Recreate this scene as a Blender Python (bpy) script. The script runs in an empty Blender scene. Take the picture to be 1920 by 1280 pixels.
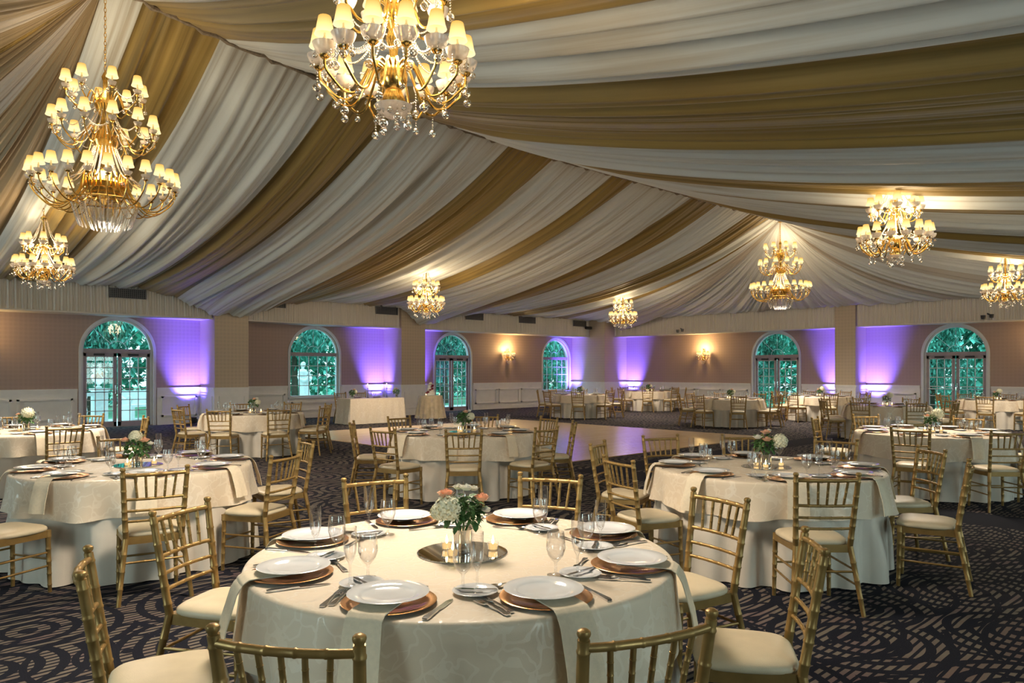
import bpy, math, random
from math import sin, cos, pi, radians, sqrt, atan2, hypot, exp
random.seed(7)
SC = bpy.context.scene
COL = SC.collection
PHI = radians(46.5)
FX, FY = cos(PHI), sin(PHI)
RX, RY = sin(PHI), -cos(PHI)
EYE = 1.575
FPX = 1390.0
HOR = 695.0

def W(d, lat):
    """distance ahead of the viewer and sideways offset -> room x, y"""
    return (d * FX + lat * RX, d * FY + lat * RY)

# ------------------------------------------------------------------ materials
def nodes(name):
    m = bpy.data.materials.new(name)
    m.use_nodes = True
    nt = m.node_tree
    b = nt.nodes['Principled BSDF']
    return m, nt, b

def N(nt, typ, **kw):
    n = nt.nodes.new(typ)
    for k, v in kw.items():
        if k in n.inputs:
            n.inputs[k].default_value = v
        else:
            setattr(n, k, v)
    return n

def L(nt, a, b):
    nt.links.new(a, b)

def ramp(nt, fac, stops, interp='LINEAR'):
    r = nt.nodes.new('ShaderNodeValToRGB')
    r.color_ramp.interpolation = interp
    e = r.color_ramp.elements
    while len(e) < len(stops):
        e.new(0.5)
    for el, (p, c) in zip(e, stops):
        el.position = p
        el.color = (c[0], c[1], c[2], 1)
    L(nt, fac, r.inputs[0])
    return r

def math_node(nt, op, a, b=None, c=None):
    n = nt.nodes.new('ShaderNodeMath')
    n.operation = op
    for i, v in enumerate((a, b, c)):
        if v is None:
            continue
        if isinstance(v, (int, float)):
            n.inputs[i].default_value = v
        else:
            L(nt, v, n.inputs[i])
    return n.outputs[0]

def mk(name, col, rough=0.5, metal=0.0, var=0.12, scale=30.0, bump=0.0, bscale=200.0, spec=0.5, sheen=0.0, coat=0.0):
    m, nt, b = nodes(name)
    tc = N(nt, 'ShaderNodeTexCoord')
    nz = N(nt, 'ShaderNodeTexNoise', Scale=scale, Detail=3.0)
    L(nt, tc.outputs['Object'], nz.inputs['Vector'])
    lo = [c * (1 - var) for c in col]
    hi = [min(1, c * (1 + var)) for c in col]
    r = ramp(nt, nz.outputs['Fac'], [(0.3, lo), (0.7, hi)])
    L(nt, r.outputs[0], b.inputs['Base Color'])
    b.inputs['Roughness'].default_value = rough
    b.inputs['Metallic'].default_value = metal
    b.inputs['Specular IOR Level'].default_value = spec
    if sheen:
        b.inputs['Sheen Weight'].default_value = sheen
    if coat:
        b.inputs['Coat Weight'].default_value = coat
    if bump:
        nb = N(nt, 'ShaderNodeTexNoise', Scale=bscale, Detail=2.0)
        L(nt, tc.outputs['Object'], nb.inputs['Vector'])
        bp = N(nt, 'ShaderNodeBump', Strength=bump, Distance=0.004)
        L(nt, nb.outputs['Fac'], bp.inputs['Height'])
        L(nt, bp.outputs[0], b.inputs['Normal'])
    return m

def emit(name, col, strength, var=0.08):
    m = bpy.data.materials.new(name)
    m.use_nodes = True
    nt = m.node_tree
    nt.nodes.clear()
    out = N(nt, 'ShaderNodeOutputMaterial')
    e = N(nt, 'ShaderNodeEmission', Strength=strength)
    tc = N(nt, 'ShaderNodeTexCoord')
    nz = N(nt, 'ShaderNodeTexNoise', Scale=25.0)
    L(nt, tc.outputs['Object'], nz.inputs['Vector'])
    r = ramp(nt, nz.outputs['Fac'], [(0.3, [c * (1 - var) for c in col]), (0.7, col)])
    L(nt, r.outputs[0], e.inputs['Color'])
    L(nt, e.outputs[0], out.inputs[0])
    m.cycles.emission_sampling = 'NONE'
    return m

def glassy(name, tint, gloss=0.12, rough=0.02, edge=1.25):
    """thin clear glass: see-through with a mirror-like rim"""
    m = bpy.data.materials.new(name)
    m.use_nodes = True
    nt = m.node_tree
    nt.nodes.clear()
    out = N(nt, 'ShaderNodeOutputMaterial')
    tr = N(nt, 'ShaderNodeBsdfTransparent')
    tr.inputs[0].default_value = (*tint, 1)
    gl = N(nt, 'ShaderNodeBsdfGlossy', Roughness=rough)
    lw = N(nt, 'ShaderNodeLayerWeight', Blend=0.35)
    tc = N(nt, 'ShaderNodeTexCoord')
    nz = N(nt, 'ShaderNodeTexNoise', Scale=6.0)
    L(nt, tc.outputs['Object'], nz.inputs['Vector'])
    f = math_node(nt, 'POWER', lw.outputs['Facing'], edge)
    f = math_node(nt, 'MULTIPLY_ADD', f, 0.75, gloss)
    f = math_node(nt, 'MULTIPLY_ADD', nz.outputs['Fac'], 0.03, f)
    mx = N(nt, 'ShaderNodeMixShader')
    L(nt, f, mx.inputs[0]); L(nt, tr.outputs[0], mx.inputs[1]); L(nt, gl.outputs[0], mx.inputs[2])
    L(nt, mx.outputs[0], out.inputs[0])
    return m

M = {}
M['gold'] = mk('chair_gold', (0.35, 0.22, 0.075), 0.38, 0.5, 0.15, 14)
M['vinyl'] = mk('ivory_vinyl', (0.70, 0.59, 0.41), 0.42, 0, 0.06, 9, 0.15, 260)
M['brass'] = mk('chandelier_brass', (0.83, 0.55, 0.16), 0.22, 1.0, 0.15, 20)
M['china'] = mk('white_china', (0.80, 0.81, 0.83), 0.12, 0, 0.02, 8, coat=0.3)
M['copper'] = mk('copper_charger', (0.78, 0.40, 0.17), 0.25, 0.85, 0.1, 25)
M['steel'] = mk('cutlery_steel', (0.75, 0.75, 0.77), 0.15, 1.0, 0.06, 40)
M['napkin'] = mk('napkin_linen', (0.80, 0.69, 0.52), 0.85, 0, 0.05, 60, 0.3, 500)
M['white_paint'] = mk('white_paint', (0.84, 0.82, 0.80), 0.45, 0, 0.03, 6)
M['door_paint'] = mk('door_white_paint', (0.68, 0.70, 0.74), 0.4, 0, 0.03, 6)
M['mullion'] = mk('mullion_grey', (0.36, 0.31, 0.34), 0.5, 0, 0.06, 6)
M['dark_metal'] = mk('dark_metal', (0.03, 0.03, 0.035), 0.5, 0.3, 0.2, 20)
M['vent'] = mk('vent_grey', (0.16, 0.155, 0.16), 0.6, 0.2, 0.1, 20)
M['candle'] = mk('candle_wax', (0.9, 0.78, 0.5), 0.6, 0, 0.04, 20)
M['leaf'] = mk('bouquet_leaf', (0.07, 0.17, 0.045), 0.55, 0, 0.4, 30)
M['rose'] = mk('peach_rose', (0.87, 0.50, 0.33), 0.7, 0, 0.15, 25)
M['hydrangea'] = mk('cream_hydrangea', (0.83, 0.80, 0.60), 0.75, 0, 0.1, 40)
M['white_flower'] = mk('white_flower', (0.86, 0.83, 0.74), 0.7, 0, 0.08, 40)
M['red_flower'] = mk('red_flower', (0.35, 0.03, 0.07), 0.7, 0, 0.3, 40)
M['frosting'] = mk('cake_frosting', (0.85, 0.80, 0.72), 0.6, 0, 0.05, 40)
M['stone'] = mk('garden_stone', (0.86, 0.9, 0.9), 0.7, 0, 0.06, 9)
M['bark'] = mk('tree_bark', (0.10, 0.08, 0.06), 0.9, 0, 0.3, 12)
M['foliage'] = mk('garden_foliage', (0.13, 0.47, 0.37), 0.7, 0, 0.6, 1.1)
M['foliage_dark'] = mk('garden_foliage_dark', (0.08, 0.33, 0.26), 0.7, 0, 0.6, 1.1)
M['lawn'] = mk('lawn_grass', (0.10, 0.26, 0.15), 0.9, 0, 0.3, 2.0)
M['patio'] = mk('patio_stone', (0.55, 0.58, 0.58), 0.8, 0, 0.1, 2.5)
M['soffit'] = mk('soffit_plaster', (0.62, 0.59, 0.56), 0.8, 0, 0.03, 4)
M['roof'] = mk('roof_lining', (0.25, 0.23, 0.21), 0.9, 0, 0.1, 4)
def lit_shade():
    m = bpy.data.materials.new('lit_lamp_shade')
    m.use_nodes = True
    nt = m.node_tree
    nt.nodes.clear()
    out = N(nt, 'ShaderNodeOutputMaterial')
    e = N(nt, 'ShaderNodeEmission')
    tc = N(nt, 'ShaderNodeTexCoord')
    sp = N(nt, 'ShaderNodeSeparateXYZ')
    L(nt, tc.outputs['Generated'], sp.inputs[0])
    r = ramp(nt, sp.outputs[2], [(0.0, (1.0, 0.78, 0.40)), (0.45, (1.0, 0.66, 0.23)), (1.0, (0.72, 0.36, 0.07))])
    L(nt, r.outputs[0], e.inputs['Color'])
    e.inputs['Strength'].default_value = 1.25
    L(nt, e.outputs[0], out.inputs[0])
    m.cycles.emission_sampling = 'NONE'
    return m
M['shade'] = lit_shade()
M['flame'] = emit('candle_flame', (1.0, 0.74, 0.3), 12.0)
M['glow_wax'] = emit('lit_wax', (1.0, 0.62, 0.24), 1.1)
M['led'] = emit('purple_led', (0.45, 0.25, 1.0), 4.0)
M['glass'] = glassy('clear_glass', (0.985, 0.985, 0.985), 0.045, 0.06, 1.5)
M['pane'] = glassy('window_pane', (0.72, 0.97, 0.98), 0.04, 0.01, 3.0)
M['crystal'] = glassy('cut_crystal', (0.96, 0.92, 0.85), 0.26, 0.05, 0.7)
def frosted():
    m, nt, b = nodes('frosted_dish')
    tc = N(nt, 'ShaderNodeTexCoord')
    nz = N(nt, 'ShaderNodeTexNoise', Scale=60.0)
    L(nt, tc.outputs['Object'], nz.inputs['Vector'])
    r = ramp(nt, nz.outputs['Fac'], [(0.3, (0.80, 0.70, 0.62)), (0.7, (0.9, 0.82, 0.76))])
    L(nt, r.outputs[0], b.inputs['Base Color'])
    b.inputs['Roughness'].default_value = 0.15
    b.inputs['Alpha'].default_value = 0.62
    return m
M['dish'] = frosted()

def mirror_mat():
    m, nt, b = nodes('mirror_silver')
    tc = N(nt, 'ShaderNodeTexCoord')
    nz = N(nt, 'ShaderNodeTexNoise', Scale=9.0)
    L(nt, tc.outputs['Object'], nz.inputs['Vector'])
    r = ramp(nt, nz.outputs['Fac'], [(0.3, (0.88, 0.9, 0.91)), (0.7, (0.92, 0.93, 0.94))])
    L(nt, r.outputs[0], b.inputs['Base Color'])
    b.inputs['Metallic'].default_value = 1
    b.inputs['Roughness'].default_value = 0.02
    return m
M['mirror'] = mirror_mat()

def damask(name, base, vein, rough_base=0.62, rough_vein=0.3):
    """woven cloth with a glossier meandering vein figure"""
    m, nt, b = nodes(name)
    tc = N(nt, 'ShaderNodeTexCoord')
    nz = N(nt, 'ShaderNodeTexNoise', Scale=7.0, Detail=2.0)
    L(nt, tc.outputs['Object'], nz.inputs['Vector'])
    mp = N(nt, 'ShaderNodeMixRGB')
    mp.blend_type = 'LINEAR_LIGHT'
    mp.inputs[0].default_value = 0.16
    L(nt, tc.outputs['Object'], mp.inputs[1]); L(nt, nz.outputs['Color'], mp.inputs[2])
    vo = N(nt, 'ShaderNodeTexVoronoi', Scale=8.5)
    vo.feature = 'DISTANCE_TO_EDGE'
    L(nt, mp.outputs[0], vo.inputs['Vector'])
    nz2 = N(nt, 'ShaderNodeTexNoise', Scale=5.0, Detail=2.0)
    L(nt, tc.outputs['Object'], nz2.inputs['Vector'])
    lim = math_node(nt, 'MULTIPLY_ADD', nz2.outputs['Fac'], 0.14, -0.02)
    k = math_node(nt, 'LESS_THAN', vo.outputs['Distance'], lim)
    mix = N(nt, 'ShaderNodeMixRGB')
    L(nt, k, mix.inputs[0])
    mix.inputs[1].default_value = (*base, 1); mix.inputs[2].default_value = (*vein, 1)
    L(nt, mix.outputs[0], b.inputs['Base Color'])
    rr = math_node(nt, 'MULTIPLY_ADD', k, rough_vein - rough_base, rough_base)
    L(nt, rr, b.inputs['Roughness'])
    b.inputs['Sheen Weight'].default_value = 0.15
    wv = N(nt, 'ShaderNodeTexNoise', Scale=350.0)
    L(nt, tc.outputs['Object'], wv.inputs['Vector'])
    bp = N(nt, 'ShaderNodeBump', Strength=0.12, Distance=0.003)
    L(nt, wv.outputs['Fac'], bp.inputs['Height']); L(nt, bp.outputs[0], b.inputs['Normal'])
    return m
M['overlay'] = damask('cream_damask', (0.75, 0.63, 0.48), (0.81, 0.70, 0.555))
M['underlay'] = mk('ivory_underlay', (0.73, 0.665, 0.57), 0.7, 0, 0.05, 5, 0.15, 300)
M['tan_cloth'] = mk('tan_satin_cloth', (0.62, 0.50, 0.33), 0.5, 0, 0.12, 9, 0.15, 300)

def fabric(name, col, var, bs=0.35, shade_streak=None):  # darker streaks: shade between folds painted in, along with sheer-layer tone
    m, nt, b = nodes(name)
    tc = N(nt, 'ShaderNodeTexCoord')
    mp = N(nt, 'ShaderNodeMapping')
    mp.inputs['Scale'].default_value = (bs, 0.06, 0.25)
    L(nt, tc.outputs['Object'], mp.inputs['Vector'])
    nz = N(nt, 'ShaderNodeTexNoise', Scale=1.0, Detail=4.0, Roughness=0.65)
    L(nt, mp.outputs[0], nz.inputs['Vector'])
    r = ramp(nt, nz.outputs['Fac'], [(0.32, shade_streak or [c * (1 - var) for c in col]), (0.5, col), (0.7, [c * (1 + var) for c in col])])
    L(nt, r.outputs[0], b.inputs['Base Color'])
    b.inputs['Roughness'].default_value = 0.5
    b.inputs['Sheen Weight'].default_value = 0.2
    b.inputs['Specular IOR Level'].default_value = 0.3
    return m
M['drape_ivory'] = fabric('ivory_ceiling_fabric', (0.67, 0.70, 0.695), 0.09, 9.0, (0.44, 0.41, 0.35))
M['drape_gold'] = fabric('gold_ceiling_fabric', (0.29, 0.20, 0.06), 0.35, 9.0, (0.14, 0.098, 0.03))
M['drape_plain'] = fabric('ivory_fan_fabric', (0.68, 0.69, 0.69), 0.04, .3)
M['drape_taupe_shade'] = fabric('taupe_fabric_fold_shade', (0.50, 0.45, 0.40), 0.06)  # taupe cloth colour, also paints fold shade on the ivory fan
M['drape_tan'] = fabric('tan_ceiling_fabric', (0.36, 0.275, 0.165), 0.2, .8)
M['valance'] = fabric('valance_fabric', (0.76, 0.70, 0.62), 0.05)
M['rope'] = mk('ridge_cord', (0.26, 0.21, 0.16), 0.9, 0, 0.3, 30)

def wallpaper(name, col):
    m, nt, b = nodes(name)
    tc = N(nt, 'ShaderNodeTexCoord')
    vo = N(nt, 'ShaderNodeTexVoronoi', Scale=9.0)
    vo.voronoi_dimensions = '3D'
    vo.inputs['Randomness'].default_value = 0.0
    L(nt, tc.outputs['Object'], vo.inputs['Vector'])
    nz = N(nt, 'ShaderNodeTexNoise', Scale=60.0, Detail=2.0)
    L(nt, tc.outputs['Object'], nz.inputs['Vector'])
    s = math_node(nt, 'MULTIPLY_ADD', nz.outputs['Fac'], 0.5, vo.outputs['Distance'])
    r = ramp(nt, s, [(0.3, [c * 0.9 for c in col]), (0.9, [c * 1.12 for c in col])])
    L(nt, r.outputs[0], b.inputs['Base Color'])
    rr = ramp(nt, vo.outputs['Distance'], [(0.35, (0.32,) * 3), (0.5, (0.6,) * 3)])
    L(nt, rr.outputs[0], b.inputs['Roughness'])
    b.inputs['Specular IOR Level'].default_value = 0.6
    return m
M['wallpaper'] = wallpaper('recess_wallpaper_dimmed', (0.375, 0.27, 0.235))  # pillar paper again, with recess shade and purple cast put into the colour
M['pillar_paper'] = wallpaper('tan_wallpaper', (0.50, 0.40, 0.285))

def carpet():
    m, nt, b = nodes('ring_carpet')
    geo = N(nt, 'ShaderNodeTexCoord')
    sep = N(nt, 'ShaderNodeSeparateXYZ')
    L(nt, geo.outputs['Object'], sep.inputs[0])
    X, Y = sep.outputs[0], sep.outputs[1]
    wob = N(nt, 'ShaderNodeTexNoise', Scale=1.3, Detail=1.0)
    L(nt, geo.outputs['Object'], wob.inputs['Vector'])
    # straight pile stripes
    ys = math_node(nt, 'MULTIPLY', Y, 21.0)
    ys = math_node(nt, 'MULTIPLY_ADD', wob.outputs['Fac'], 1.5, ys)
    st = math_node(nt, 'FRACT', ys)
    stripe = math_node(nt, 'GREATER_THAN', st, 0.42)
    # two families of rings
    def rings(scale, off, freq, cut, rnd):
        mp = N(nt, 'ShaderNodeMapping')
        mp.inputs['Location'].default_value = off
        L(nt, geo.outputs['Object'], mp.inputs['Vector'])
        vo = N(nt, 'ShaderNodeTexVoronoi', Scale=scale)
        vo.voronoi_dimensions = '2D'
        vo.inputs['Randomness'].default_value = rnd
        L(nt, mp.outputs[0], vo.inputs['Vector'])
        f = math_node(nt, 'FRACT', math_node(nt, 'MULTIPLY', vo.outputs['Distance'], freq))
        return math_node(nt, 'GREATER_THAN', f, cut), vo
    r1, v1 = rings(1.15, (0.3, 0.2, 0), 7.5, 0.46, 0.8)
    r2, v2 = rings(0.7, (5.1, 2.7, 0), 6.0, 0.16, 0.9)
    on = math_node(nt, 'MULTIPLY', math_node(nt, 'MULTIPLY', stripe, r1), r2)
    # plain dark border bands
    def band(c, lo, half):
        return math_node(nt, 'LESS_THAN', math_node(nt, 'ABSOLUTE', math_node(nt, 'SUBTRACT', c, lo)), half)
    b1 = math_node(nt, 'MULTIPLY', band(X, 9.05, 0.36), math_node(nt, 'LESS_THAN', Y, 7.86))
    b2 = math_node(nt, 'MULTIPLY', band(Y, 7.5, 0.36), math_node(nt, 'GREATER_THAN', X, 8.69))
    bb = math_node(nt, 'MAXIMUM', b1, b2)
    on = math_node(nt, 'MULTIPLY', on, math_node(nt, 'SUBTRACT', 1.0, bb))
    nz = N(nt, 'ShaderNodeTexNoise', Scale=2.2, Detail=2.0)
    L(nt, geo.outputs['Object'], nz.inputs['Vector'])
    light = ramp(nt, nz.outputs['Fac'], [(0.3, (0.16, 0.115, 0.10)), (0.5, (0.18, 0.155, 0.125)), (0.7, (0.16, 0.11, 0.11))])
    pile = N(nt, 'ShaderNodeTexNoise', Scale=220.0, Detail=1.0)
    L(nt, geo.outputs['Object'], pile.inputs['Vector'])
    dark = ramp(nt, pile.outputs['Fac'], [(0.3, (0.006, 0.007, 0.013)), (0.7, (0.016, 0.017, 0.028))])
    mix = N(nt, 'ShaderNodeMixRGB')
    L(nt, on, mix.inputs[0]); L(nt, dark.outputs[0], mix.inputs[1]); L(nt, light.outputs[0], mix.inputs[2])
    L(nt, mix.outputs[0], b.inputs['Base Color'])
    b.inputs['Roughness'].default_value = 0.95
    b.inputs['Specular IOR Level'].default_value = 0.15
    bp = N(nt, 'ShaderNodeBump', Strength=0.4, Distance=0.006)
    L(nt, pile.outputs['Fac'], bp.inputs['Height']); L(nt, bp.outputs[0], b.inputs['Normal'])
    return m
M['carpet'] = carpet()

def parquet():
    m, nt, b = nodes('pale_parquet')
    tc = N(nt, 'ShaderNodeTexCoord')
    br = N(nt, 'ShaderNodeTexBrick', Scale=1.0)
    br.offset = 0.5
    br.inputs['Brick Width'].default_value = 0.9
    br.inputs['Row Height'].default_value = 0.09
    br.inputs['Mortar Size'].default_value = 0.003
    br.inputs['Color1'].default_value = (0.74, 0.54, 0.34, 1)
    br.inputs['Color2'].default_value = (0.80, 0.61, 0.41, 1)
    br.inputs['Mortar'].default_value = (0.35, 0.22, 0.12, 1)
    L(nt, tc.outputs['Object'], br.inputs['Vector'])
    L(nt, br.outputs['Color'], b.inputs['Base Color'])
    b.inputs['Roughness'].default_value = 0.2
    b.inputs['Specular IOR Level'].default_value = 0.6
    return m
M['parquet'] = parquet()

# ------------------------------------------------------------------ geometry
class G:
    def __init__(self):
        self.v = []; self.f = []
    def add(self, vs, fs):
        o = len(self.v)
        self.v.extend(vs)
        self.f.extend([tuple(i + o for i in f) for f in fs])
        return self
    def box(self, x0, y0, z0, x1, y1, z1):
        vs = [(x0, y0, z0), (x1, y0, z0), (x1, y1, z0), (x0, y1, z0), (x0, y0, z1), (x1, y0, z1), (x1, y1, z1), (x0, y1, z1)]
        return self.add(vs, [(3, 2, 1, 0), (4, 5, 6, 7), (0, 1, 5, 4), (1, 2, 6, 5), (2, 3, 7, 6), (3, 0, 4, 7)])
    def tube(self, pts, r, n=8, cap=True):
        k = len(pts)
        rs = r if isinstance(r, (list, tuple)) else [r] * k
        vs = []; fs = []
        pu = None
        for i, p in enumerate(pts):
            a = pts[max(0, i - 1)]; c = pts[min(k - 1, i + 1)]
            t = [c[j] - a[j] for j in range(3)]
            l = sqrt(sum(x * x for x in t)) or 1
            t = [x / l for x in t]
            if pu is None:
                ref = (0, 0, 1) if abs(t[2]) < 0.9 else (1, 0, 0)
            else:
                ref = pu
            dt = sum(ref[j] * t[j] for j in range(3))
            u = [ref[j] - dt * t[j] for j in range(3)]
            l = sqrt(sum(x * x for x in u)) or 1
            u = [x / l for x in u]; pu = u
            w = [t[1] * u[2] - t[2] * u[1], t[2] * u[0] - t[0] * u[2], t[0] * u[1] - t[1] * u[0]]
            for q in range(n):
                an = 2 * pi * q / n
                vs.append(tuple(p[j] + rs[i] * (cos(an) * u[j] + sin(an) * w[j]) for j in range(3)))
        for i in range(k - 1):
            for q in range(n):
                a = i * n + q; b = i * n + (q + 1) % n
                fs.append((a, b, b + n, a + n))
        if cap:
            fs.append(tuple(range(n - 1, -1, -1)))
            fs.append(tuple((k - 1) * n + q for q in range(n)))
        return self.add(vs, fs)
    def lathe(self, prof, n=20, c=(0, 0, 0), sx=1, sy=1):
        vs = []; fs = []
        idx = []
        for r, z in prof:
            if r < 1e-6:
                idx.append([len(vs)]); vs.append((c[0], c[1], c[2] + z))
            else:
                idx.append(list(range(len(vs), len(vs) + n)))
                for q in range(n):
                    a = 2 * pi * q / n
                    vs.append((c[0] + sx * r * cos(a), c[1] + sy * r * sin(a), c[2] + z))
        for A, B in zip(idx[:-1], idx[1:]):
            for q in range(n):
                q2 = (q + 1) % n
                if len(A) == 1 and len(B) == 1:
                    break
                if len(A) == 1:
                    fs.append((A[0], B[q2], B[q]))
                elif len(B) == 1:
                    fs.append((A[q], A[q2], B[0]))
                else:
                    fs.append((A[q], A[q2], B[q2], B[q]))
        return self.add(vs, fs)
    def ball(self, c, r, n=8, m=6, sz=1.0):
        return self.lathe([(r * sin(pi * i / m) if 0 < i < m else 0, -r * sz * cos(pi * i / m)) for i in range(m + 1)], n, c)
    def grid(self, fn, nu, nv, closed=False):
        vs = []; fs = []
        cu = nu if closed else nu + 1
        for j in range(nv + 1):
            for i in range(cu):
                vs.append(fn(i / nu, j / nv))
        for j in range(nv):
            for i in range(nu):
                a = j * cu + i; b = j * cu + (i + 1) % cu
                fs.append((a, b, b + cu, a + cu))
        return self.add(vs, fs)
    def quad(self, a, b, c, d):
        return self.add([a, b, c, d], [(0, 1, 2, 3)])

def mesh(name, g, mat, smooth=True, angle=40):
    me = bpy.data.meshes.new(name)
    me.from_pydata(g.v, [], g.f)
    if mat is not None:
        me.materials.append(mat)
    if smooth:
        me.polygons.foreach_set('use_smooth', [True] * len(me.polygons))
        if angle:
            me.set_sharp_from_angle(angle=radians(angle))
    me.update()
    return me

KIDS = {}
def ob(name, data, parent=None, loc=(0, 0, 0), rot=(0, 0, 0)):
    o = bpy.data.objects.new(name, data)
    COL.objects.link(o)
    o.location = loc
    o.rotation_euler = rot
    if parent is not None:
        o.parent = parent
        KIDS.setdefault(parent, []).append(o)
    return o

def gob(name, g, mat, parent=None, loc=(0, 0, 0), rot=(0, 0, 0), smooth=True, angle=40):
    return ob(name, mesh(name, g, mat, smooth, angle), parent, loc, rot)

def tag(o, label, cat, group=None, kind=None):
    if label: o['label'] = label
    if cat: o['category'] = cat
    if group: o['group'] = group
    if kind: o['kind'] = kind
    return o

def thing(name, label, cat, loc=(0, 0, 0), rz=0, group=None):
    return tag(ob(name, None, None, loc, (0, 0, rz)), label, cat, group)

def dup(o, parent=None):
    """a copy of a thing together with copies of its parts and sub-parts"""
    c = o.copy()
    COL.objects.link(c)
    if parent is not None:
        c.parent = parent
        KIDS.setdefault(parent, []).append(c)
    for k in KIDS.get(o, ()):
        dup(k, c)
    return c

def struct(o):
    o['kind'] = 'structure'
    return o

def link(pts, n):
    """smooth curve through the points"""
    out = []
    P = [pts[0]] + list(pts) + [pts[-1]]
    for i in range(1, len(P) - 2):
        for s in range(n):
            t = s / n
            out.append(tuple(0.5 * ((2 * P[i][j]) + (-P[i - 1][j] + P[i + 1][j]) * t + (2 * P[i - 1][j] - 5 * P[i][j] + 4 * P[i + 1][j] - P[i + 2][j]) * t * t
                       + (-P[i - 1][j] + 3 * P[i][j] - 3 * P[i + 1][j] + P[i + 2][j]) * t ** 3) for j in range(3)))
    out.append(tuple(pts[-1]))
    return out

# ------------------------------------------------------------------ the room
YW, XW = 22.75, 26.95          # recessed wall faces
YC, XC = 21.65, 26.03          # pillar fronts
YV, XV = 21.77, 26.14          # valance planes
X0, Y0 = -3.2, -4.4            # walls behind the viewer
H = 7.4
ZS, ZT = 3.09, 3.85            # valance bottom and top
RAIL = 1.05

floor = struct(gob('floor', G().box(X0 - .3, Y0 - .3, -0.2, XW + .3, YW + .3, 0.0), M['carpet'], smooth=False))
fl = struct(gob('trim_1', G().box(8.6, 8.55, 0.0, 16.5, 17.3, 0.015), M['parquet'], smooth=False))
fl.name = 'dance_floor'

def wall(name, P, openings, length, mat, thick=0.28, z1=H):
    """P(u, w, z) -> point; u along the wall, w outwards. openings: (u0, u1, sill, spring)"""
    g = G()
    us = 0.0
    q = lambda a, b, c, d: g.quad(a, b, c, d)
    for w in (0.0, thick):
        us = 0.0
        for (u0, u1, sill, spring) in sorted(openings) + [(length, length, 0, 0)]:
            q(P(us, w, 0), P(u0, w, 0), P(u0, w, z1), P(us, w, z1))
            if u1 > u0:
                if sill > 0:
                    q(P(u0, w, 0), P(u1, w, 0), P(u1, w, sill), P(u0, w, sill))
                R = (u1 - u0) / 2; c = (u0 + u1) / 2
                n = 20
                for i in range(n):
                    a0 = pi - pi * i / n; a1 = pi - pi * (i + 1) / n
                    q(P(c + R * cos(a0), w, spring + R * sin(a0)), P(c + R * cos(a1), w, spring + R * sin(a1)),
                      P(c + R * cos(a1), w, z1), P(c + R * cos(a0), w, z1))
            us = u1
    for (u0, u1, sill, spring) in openings:   # reveals
        R = (u1 - u0) / 2; c = (u0 + u1) / 2
        q(P(u0, 0, sill), P(u0, thick, sill), P(u0, thick, spring), P(u0, 0, spring))
        q(P(u1, 0, sill), P(u1, thick, sill), P(u1, thick, spring), P(u1, 0, spring))
        q(P(u0, 0, sill), P(u1, 0, sill), P(u1, thick, sill), P(u0, thick, sill))
        for i in range(20):
            a0 = pi - pi * i / 20; a1 = pi - pi * (i + 1) / 20
            q(P(c + R * cos(a0), 0, spring + R * sin(a0)), P(c + R * cos(a1), 0, spring + R * sin(a1)),
              P(c + R * cos(a1), thick, spring + R * sin(a1)), P(c + R * cos(a0), thick, spring + R * sin(a0)))
    return struct(gob(name, g, mat, smooth=False))

SPR = 2.12
OPL = [(5.40, 7.25, 0.0, SPR, 'door'), (11.5, 13.33, 0.70, SPR, 'window'), (17.48, 19.3, 0.0, SPR, 'door'), (23.46, 25.2, 0.70, SPR, 'window')]
OPR = [(6.63, 8.48, 0.0, SPR, 'door'), (12.75, 14.62, 0.0, SPR, 'door')]
PL = lambda u, w, z: (u, YW + w, z)
PR = lambda u, w, z: (XW + w, u, z)
sh = lambda ops, o: [(a - o, b - o, c, d) for a, b, c, d, k in ops]
wl = wall('wall_left', lambda u, w, z: PL(u + X0, w, z), sh(OPL, X0), XW - X0 + .28, M['wallpaper'])
wr = wall('wall_right', lambda u, w, z: PR(u + Y0, w, z), sh(OPR, Y0), YW - Y0, M['wallpaper'])
OPN = [(0.5, 2.3, 0.7, SPR), (6.2, 8.0, 0.7, SPR), (12., 13.8, .7, SPR), (18., 19.8, .7, SPR)]  # unseen window openings, added for the fill lamps behind them
wn = wall('wall_near', lambda u, w, z: (u + X0, Y0 - w, z), [(a + 3.2, b + 3.2, c, d) for a, b, c, d in OPN], XW - X0, M['wallpaper'])
OPW = [(3.0, 4.8, .7, SPR), (11., 12.8, .7, SPR), (18., 19.8, .7, SPR)]  # unseen too, added to let fill light in
ww = wall('wall_rear', lambda u, w, z: (X0 - w, u + Y0, z), [(a + 4.4, b + 4.4, c, d) for a, b, c, d in OPW], YW - Y0, M['wallpaper'])

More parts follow.
